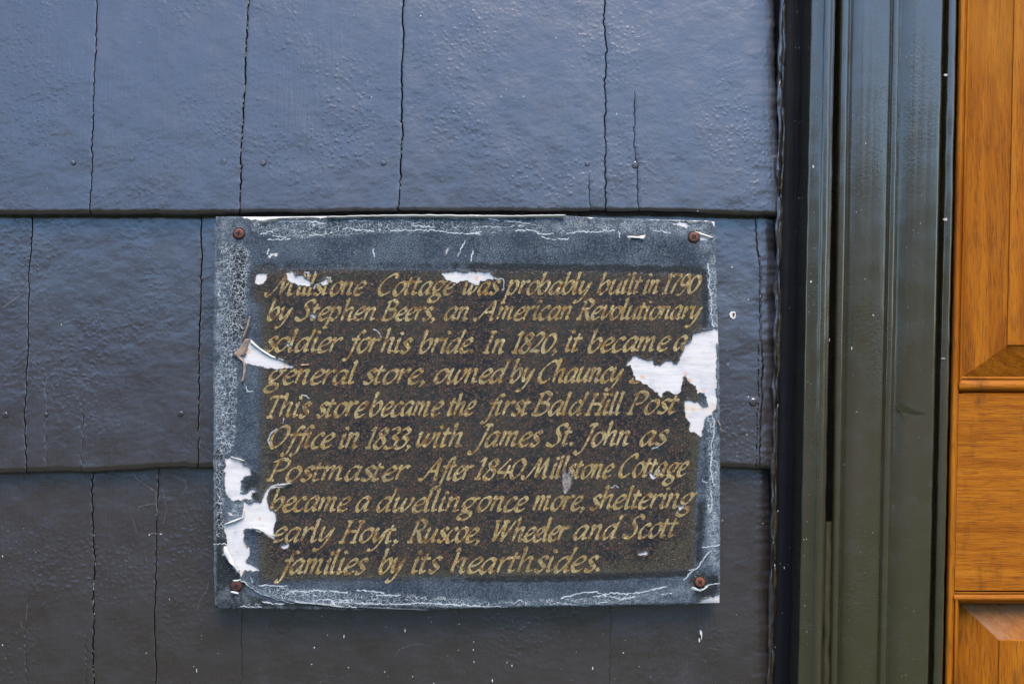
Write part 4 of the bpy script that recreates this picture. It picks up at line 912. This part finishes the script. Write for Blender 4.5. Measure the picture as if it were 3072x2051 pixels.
flake('E', [(1270, 1225), (1500, 1238), (1900, 1255)], [(1265, 1240), (1500, 1250), (1900, 1262)], .0002, .0006, M['edge'], n_=24, seed=16)
flake('D', [(2215, 465), (2235, 500), (2235, 570)], [(2208, 480), (2228, 515), (2250, 575)], .0004, .0025, M['flake_brown'], seed=17)
flake('A', [(775, 1385), (845, 1385)], [(770, 1400), (840, 1395)], .0003, .0014, M['flake_brown'], seed=18)
flake('A', [(225, 1330), (300, 1300), (250, 1280)], [(165, 1302), (175, 1320), (230, 1335)], .0004, .0015, M['edge'], seed=19)

# screws
def screw(c, x, y, rot, r=45, m='rust'):
    (u, v), = cp(c, [(x, y)]); cx, _, cz = W(u, v, 0); r = r/2.936*S
    s0 = disc(cx, -FILM-.0003, cz, r*1.22, .0002, M['recess'], plaque, 'screw_hole', 1., 24, ((1, 0), (.6, 1), (0, 1)), .12)
    s = disc(cx, -FILM-.0005, cz, r, .0010, M[m], plaque, 'screw', 1., 28, ((1, 0), (.98, .5), (.88, .85), (.6, .95), (.3, 1), (0, 1)), .03)
    # cross recess
    vs = []; fs = []; n4 = 16
    pts = []
    for k in range(4):
        a = rot+k*math.pi/2; ca, sa = math.cos(a), math.sin(a)
        for (l, wd_) in ((.16, -.16), (.55, -.10), (.60, 0), (.55, .10)):
            pts.append((cx+r*(l*ca-wd_*sa), -FILM-.00165, cz+r*(l*sa+wd_*ca)))
    o_ = mesh_obj('cross_recess', [(cx, -FILM-.00165, cz)]+pts, [(0, 1+k, 1+(k+1) % 16) for k in range(16)], M['recess'], s, False)
    return s
screw('A', 228, 237, R(80)); screw('B', 1999, 268, R(40)); screw('E', 205, 1045, R(20), 47, 'rust_dark'); screw('F', 2053, 1010, R(50), 43, 'rust_red')
blob(*cp('E', [(190, 1105)])[0], 12, 3, -.0022, M['chip'], plaque, 'paint_chip', -.2)
blob(*cp('E', [(205, 998)])[0], 12, 2.5, -.0022, M['chip'], plaque, 'paint_chip', .1)
blob(*cp('F', [(2030, 1075)])[0], 16, 2.2, -.0022, M['chip'], plaque, 'paint_chip', -.5)
blob(*cp('F', [(2100, 1065)])[0], 12, 2.2, -.0022, M['chip'], plaque, 'paint_chip', .6)

# ------------------------------------------------------------------ lettering: pen strokes, x-height 1
bowl = [(.64, .90), (.45, 1.0), (.2, .82), (.05, .38), (.14, .03), (.34, .1), (.60, .62)]
GL = {
'a': (.86, [bowl, [(.72, 1.0), (.6, .4), (.6, .06), (.8, .12)]]),
'b': (.80, [[(.0, 1.48), (.14, 1.6), (.08, .8), (.05, .3), (.18, .0), (.42, .08), (.63, .5), (.58, .92), (.36, .93), (.1, .55)]]),
'c': (.66, [[(.6, .82), (.45, 1.0), (.2, .8), (.04, .38), (.15, .02), (.4, .02), (.58, .2)]]),
'd': (.88, [bowl, [(.70, 1.5), (.82, 1.6), (.66, .7), (.6, .06), (.8, .12)]]),
'e': (.68, [[(.08, .42), (.38, .52), (.58, .78), (.45, 1.0), (.2, .82), (.04, .38), (.15, .02), (.4, .02), (.6, .2)]]),
'f': (.55, [[(.74, 1.42), (.6, 1.58), (.42, 1.3), (.28, .4), (.14, -.38), (-.04, -.6), (-.2, -.48)], [(.02, .93), (.58, 1.0)]]),
'g': (.86, [[(.64, .90), (.42, 1), (.16, .82), (.07, .5), (.2, .27), (.42, .35), (.62, .72), (.66, .95)], [(.22, .28), (.14, .13), (.3, .02), (.56, -.1), (.56, -.42), (.25, -.62), (-.04, -.48), (.04, -.2), (.3, -.02)], [(.64, .92), (.9, 1.05)]]),
'h': (.86, [[(0, 1.48), (.14, 1.6), (.05, .0)], [(.08, .5), (.34, .93), (.56, .92), (.52, .4), (.56, .04), (.78, .14)]]),
'i': (.42, [[(0, .84), (.14, 1), (.09, .4), (.13, .04), (.34, .14)], 'd', (.2, 1.42)]),
'l': (.40, [[(0, 1.48), (.13, 1.6), (.07, .6), (.1, .04), (.32, .14)]]),
'm': (1.22, [[(0, .84), (.13, 1.), (.05, 0)], [(.08, .5), (.3, .93), (.48, .9), (.42, 0)], [(.45, .5), (.68, .93), (.86, .9), (.82, .3), (.87, .04), (1.07, .14)]]),
'n': (.86, [[(0, .84), (.13, 1.), (.05, 0)], [(.08, .5), (.32, .93), (.54, .9), (.5, .35), (.55, .04), (.76, .14)]]),
'o': (.78, [[(.42, 1), (.17, .82), (.05, .36), (.2, .0), (.46, .1), (.67, .55), (.62, .9), (.42, 1.)]]),
'p': (.86, [[(0, .84), (.15, 1.05), (.06, 0), (-.03, -.62)], [(.1, .5), (.35, .97), (.6, .9), (.63, .45), (.4, .02), (.1, .1)], [(-.18, -.64), (.14, -.60)]]),
'r': (.60, [[(0, .84), (.13, 1.), (.05, 0)], [(.08, .5), (.3, .9), (.46, 1.0), (.56, .88)]]),
's': (.60, [[(.56, .86), (.38, 1.02), (.17, .82), (.3, .55), (.48, .28), (.3, .0), (.0, .1)]]),
't': (.50, [[(.22, 1.35), (.1, .5), (.12, .04), (.36, .14)], [(-.06, .95), (.46, 1.0)]]),
'u': (.88, [[(0, .84), (.14, 1.), (.07, .3), (.2, .02), (.44, .25), (.62, .75)], [(.7, 1.), (.6, .3), (.64, .04), (.82, .14)]]),
'v': (.74, [[(0, .84), (.14, 1.), (.12, .4), (.2, .0), (.5, .4), (.68, .86), (.56, 1.0)]]),
'w': (1.14, [[(0, .84), (.14, 1), (.09, .3), (.2, .02), (.42, .3), (.58, .85)], [(.62, 1), (.52, .3), (.62, .02), (.86, .35), (1.02, .86), (.9, 1.0)]]),
'y': (.82, [[(0, .84), (.14, 1), (.1, .4), (.22, .1), (.48, .45), (.62, .85)], [(.74, 1.), (.52, .1), (.26, -.48), (.02, -.6), (-.12, -.5)]]),
'M': (1.62, [[(-.5, .22), (-.42, .0), (-.2, .02), (.1, .5), (.34, 1.1), (.52, 1.58)], [(.52, 1.58), (.50, .02)], [(.5, .02), (1.1, 1.58)], [(1.1, 1.58), (1.08, .3), (1.14, .04), (1.34, .14)]]),
'm2': (1.2, [[(-.3, .05), (-.15, -.02), (.3, .9), (.45, 1.55)], [(.45, 1.55), (.42, .3)], [(.42, .3), (.9, 1.55)], [(.9, 1.55), (.86, .1), (1.05, .14)]]),
'C': (1.08, [[(1.0, 1.28), (1.0, 1.5), (.8, 1.6), (.45, 1.35), (.12, .85), (.08, .3), (.32, .0), (.62, .08), (.84, .3)]]),
'S': (.92, [[(.88, 1.3), (.85, 1.52), (.65, 1.6), (.38, 1.4), (.38, 1.08), (.6, .72), (.6, .25), (.3, -.02), (-.02, .1), (-.05, .28)]]),
'B': (.98, [[(.3, 1.55), (.1, 0)], [(.08, 1.42), (.5, 1.6), (.8, 1.36), (.66, .95), (.3, .85)], [(.3, .85), (.75, .78), (.84, .35), (.5, 0), (-.05, .02)]]),
'A': (1.2, [[(-.34, .15), (-.26, .0), (-.05, .1), (.3, .75), (.8, 1.6)], [(.8, 1.6), (.84, .1), (1.02, .1)], [(.28, .62), (.86, .62)]]),
'R': (1.05, [[(.3, 1.55), (.1, 0)], [(.08, 1.42), (.5, 1.6), (.84, 1.34), (.7, .9), (.3, .8)], [(.45, .8), (.7, .2), (.9, .0), (1.06, .08)], [(-.08, 0), (.28, 0)]]),
'I': (.55, [[(.3, 1.55), (.14, 0)], [(.08, 1.52), (.5, 1.56)], [(-.08, 0), (.35, .02)]]),
'T': (.85, [[(.45, 1.5), (.25, 0)], [(-.05, 1.3), (.1, 1.52), (.9, 1.52)], [(.05, 0), (.45, .02)]]),
'H': (1.15, [[(.3, 1.55), (.1, 0)], [(.98, 1.55), (.78, 0)], [(.2, .8), (.9, .82)], [(.1, 1.52), (.48, 1.55)], [(.6, 0), (.98, .02)], [(-.08, 0), (.3, .02)], [(.78, 1.52), (1.15, 1.55)]]),
'P': (.92, [[(.3, 1.55), (.1, 0)], [(.05, 1.35), (.45, 1.6), (.84, 1.36), (.7, .86), (.3, .68)], [(-.08, 0), (.3, .02)]]),
'O': (1.1, [[(.6, 1.58), (.22, 1.2), (.05, .55), (.25, .0), (.65, .2), (.95, .8), (.92, 1.35), (.6, 1.58)]]),
'J': (.62, [[(.52, 1.55), (.36, .6), (.14, -.3), (-.12, -.55), (-.36, -.38)], [(.18, 1.4), (.36, 1.55), (.74, 1.55)]]),
'W': (1.5, [[(.12, 1.55), (.16, .02)], [(.16, .02), (.72, 1.5)], [(.72, 1.5), (.72, .02)], [(.72, .02), (1.38, 1.55)], [(-.05, 1.5), (.34, 1.55)], [(.5, 1.5), (.95, 1.52)]]),
'1': (.48, [[(.05, 1.25), (.28, 1.48), (.14, 0)], [(-.05, 0), (.34, .02)]]),
'7': (.7, [[(.0, 1.25), (.1, 1.45), (.7, 1.4)], [(.7, 1.4), (.36, .7), (.2, 0)]]),
'9': (.76, [[(.66, 1.2), (.42, 1.45), (.14, 1.2), (.12, .78), (.36, .62), (.6, .95), (.68, 1.25)], [(.68, 1.25), (.55, .5), (.25, -.05), (-.05, -.15)]]),
'0': (.86, [[(.5, 1.45), (.16, 1.1), (.05, .4), (.28, 0), (.6, .3), (.78, 1.0), (.5, 1.45)]]),
'8': (.8, [[(.66, 1.2), (.46, 1.45), (.2, 1.2), (.34, .85), (.62, .5), (.5, .05), (.2, .0), (.05, .3), (.3, .75), (.6, 1.0), (.66, 1.2)]]),
'2': (.74, [[(.1, 1.2), (.36, 1.45), (.64, 1.2), (.4, .6), (-.05, .04)], [(-.05, .04), (.3, .1), (.62, .02)]]),
'3': (.7, [[(.1, 1.3), (.4, 1.45), (.6, 1.15), (.25, .8)], [(.25, .8), (.6, .6), (.5, .15), (.15, -.05), (-.1, .1)]]),
'4': (.86, [[(.6, 1.45), (-.02, .48)], [(-.02, .45), (.8, .45)], [(.68, 1.0), (.5, 0)]]),
',': (.34, ['d', (.12, .04), [(.14, .12), (.16, -.04), (.0, -.28)]]), '.': (.34, ['d', (.12, .06)]),
}
SH = .30
def catmull(p, n_=9):
    if len(p) == 2: return [tuple(np.array(p[0])*(1-t)+np.array(p[1])*t) for t in np.linspace(0, 1, 12)]
    P_ = [np.array(p[0])*2-np.array(p[1])]+[np.array(q) for q in p]+[np.array(p[-1])*2-np.array(p[-2])]
    out = []
    for i in range(1, len(P_)-2):
        a, b, c, d_ = P_[i-1:i+3]
        for t in np.linspace(0, 1, n_, endpoint=False):
            out.append(.5*((2*b)+(-a+c)*t+(2*a-5*b+4*c-d_)*t*t+(-a+3*b-3*c+d_)*t**3))
    out.append(P_[-2]); return [tuple(q) for q in out]
LINES = [
 [('A', 'Millstone', 520, 1335, 776, 776), ('A', 'Cottage', 1440, 2130, 778, 772), ('A', 'was', 2190, 2515, 772, 770), ('B', 'probably', 345, 1095, 770, 768), ('B', 'built', 1150, 1535, 766, 764), ('B', 'in', 1550, 1700, 766, 764), ('B', '1790', 1725, 2045, 764, 758)],
 [('A', 'by', 475, 690, 998, 1000), ('A', 'Stephen', 735, 1450, 998, 998), ('A', 'Beers,', 1480, 1975, 996, 996), ('A', 'an', 2030, 2265, 998, 998), ('B', 'American', 110, 940, 994, 990), ('B', 'Revolutionary', 975, 2065, 988, 990)],
 [('A', 'soldier', 450, 1130, 1268, 1275), ('A', 'for', 1185, 1460, 1278, 1280), ('A', 'his', 1475, 1740, 1285, 1285), ('A', 'bride.', 1810, 2320, 1284, 1280), ('B', 'In', 150, 350, 1286, 1284), ('B', '1820,', 400, 815, 1282, 1280), ('B', 'it', 860, 1010, 1276, 1274), ('B', 'became', 1060, 1790, 1278, 1262), ('B', 'a', 1815, 1940, 1260, 1258)],
 [('C', 'general', 475, 1265, 148, 148), ('C', 'store,', 1315, 1895, 148, 143), ('C', 'owned', 1940, 2575, 142, 140), ('D', 'by', 380, 585, 135, 135), ('D', 'Chauncy', 620, 1375, 135, 130), ('D', 'B', 1440, 1600, 128, 128)],
 [('C', 'This', 465, 850, 438, 438), ('C', 'store', 905, 1350, 436, 432), ('C', 'became', 1375, 2015, 428, 425), ('C', 'the', 2060, 2300, 425, 424), ('D', 'first', 170, 560, 424, 422), ('D', 'Bald', 580, 1040, 422, 420), ('D', 'Hill', 1050, 1370, 418, 414), ('D', 'Post', 1415, 1860, 412, 408)],
 [('C', 'Office', 485, 1065, 708, 708), ('C', 'in', 1100, 1300, 712, 712), ('C', '1833,', 1345, 1760, 712, 708), ('C', 'with', 1775, 2205, 704, 700), ('D', 'James', 75, 655, 697, 694), ('D', 'St.', 710, 960, 692, 690), ('D', 'John', 1010, 1445, 692, 690), ('D', 'as', 1520, 1770, 686, 684)],
 [('C', 'Postmaster', 480, 1715, 1000, 995), ('C', 'After', 1850, 2275, 995, 985), ('C', '1840', 2310, 2740, 985, 978), ('D', 'mM', 0, 0, 0, 0), ('D', 'Cottage', 1330, 1940, 968, 960)],
 [('C', 'became', 500, 1200, 1268, 1265), ('C', 'a', 1245, 1385, 1265, 1265), ('C', 'dwelling', 1435, 2330, 1268, 1268), ('D', 'once', 90, 535, 1265, 1263), ('D', 'more,', 580, 1060, 1260, 1252), ('D', 'sheltering', 1080, 2010, 1250, 1235)],
 [('E', 'early', 520, 1065, 655, 655), ('E', 'Hoyt,', 1115, 1650, 662, 662), ('E', 'Ruscoe,', 1720, 2370, 660, 652), ('F', 'Wheeler', 215, 885, 655, 645), ('F', 'and', 940, 1335, 635, 628), ('F', 'Scott', 1385, 1850, 622, 610)],
 [('E', 'families', 590, 1350, 935, 935), ('E', 'by', 1455, 1675, 932, 932), ('E', 'its', 1740, 2000, 928, 926), ('E', 'hearthsides.', 2080, 3440, 930, 912)],
]
XHS = [112, 108, 118, 118, 118, 120, 118, 118, 118, 125]
def inhole(u, v):
    i, j = int(round(v))-V0, int(round(u))-U0
    return 0 <= i < NV and 0 <= j < NU and hole[i, j]
NIB = R(38)
def word(vs, fs, c, text, x0, x1, b0_, b1_, xh, cnt):
    glyphs = ['m2'] + list(text[1:]) if text.startswith('~') else list(text)
    adv = sum(GL[g][0] for g in glyphs); sxx = (x1-x0)/(adv+.12)/1.0; pen = 0.
    for g in glyphs:
        wd_, st = GL[g]; st = list(st)
        jx, jy, js = random.gauss(0, .015), random.gauss(0, .018), 1+random.gauss(0, .02)
        k = 0
        while k < len(st):
            s_ = st[k]; dot = s_ == 'd'
            if dot: s_ = [(st[k+1][0]-.09, st[k+1][1]-.03), (st[k+1][0]+.0, st[k+1][1]+.02), (st[k+1][0]+.09, st[k+1][1]+.07)]; k += 1
            k += 1; cnt[0] += 1
            pts = catmull(s_, 8); raw = []
            for (gx_, gy_) in pts:
                gx_ = gx_+jx; gy_ = (gy_+jy)*js
                X_ = x0+(pen+gx_)*sxx+SH*gy_*xh; bl = b0_+(b1_-b0_)*(X_-x0)/max(1, x1-x0)
                raw.append(cp(c, [(X_, bl-gy_*xh)])[0])
            T = (.33*xh if not dot else .28*xh)/2.936; t0 = .09*xh/2.936 if not dot else (.25*xh/2.936)
            L_ = []; 
            for i, (u, v) in enumerate(raw):
                a_ = raw[max(0, i-1)]; b_ = raw[min(len(raw)-1, i+1)]
                dx, dy_ = b_[0]-a_[0], -(b_[1]-a_[1]); L = math.hypot(dx, dy_)+1e-6; th = math.atan2(dy_, dx)
                wd2 = math.sqrt((T*math.sin(th-NIB))**2+t0**2)*.5*(1+.18*(float(vnoise(u/3., v/3., 81))-.5)*2)
                fr = min(i, len(raw)-1-i)
                if fr == 0: wd2 *= .7
                nx_, ny_ = -dy_/L*wd2, -dx/L*wd2
                L_.append(((u+nx_, v+ny_), (u-nx_, v-ny_)))
            for i in range(len(raw)-1):
                u, v = raw[i]
                if inhole(u, v) or inhole(*raw[i+1]) or inhole(*L_[i][0]) or inhole(*L_[i][1]): continue
                q = [L_[i][0], L_[i+1][0], L_[i+1][1], L_[i][1]]; bb = len(vs)
                for (a_, b_) in q:
                    y_, _, _ = film_y(np.array(a_), np.array(b_))
                    x_, _, z_ = ((a_-1536)*S, 0, CZ-(b_-1025.5)*S)
                    vs.append((x_, float(y_)-.00010-.000012*(cnt[0] % 6)-.0000015*i, z_))
                fs.append((bb, bb+1, bb+2, bb+3))
        pen += wd_
for li, (ln, xh) in enumerate(zip(LINES, XHS)):
    vs = []; fs = []; cnt = [0]
    for (c, t, x0, x1, b0_, b1_) in ln:
        if t == 'mM': word(vs, fs, 'D', 'Millstone', 545, 1285, 978, 972, xh*.98, cnt); continue
        word(vs, fs, c, t, x0, x1, b0_, b1_, xh, cnt)
    o = mesh_obj('lettering', vs, fs, M['gold'], plaque, False)
    va = np.array([[p[0], p[2]] for p in vs]); Uv = va[:, 0]/S+1536; Vv = 1025.5-(va[:, 1]-CZ)/S
    add_masks(o, np.clip(np.round(Vv-V0).astype(int), 0, NV-1), np.clip(np.round(Uv-U0).astype(int), 0, NU-1))
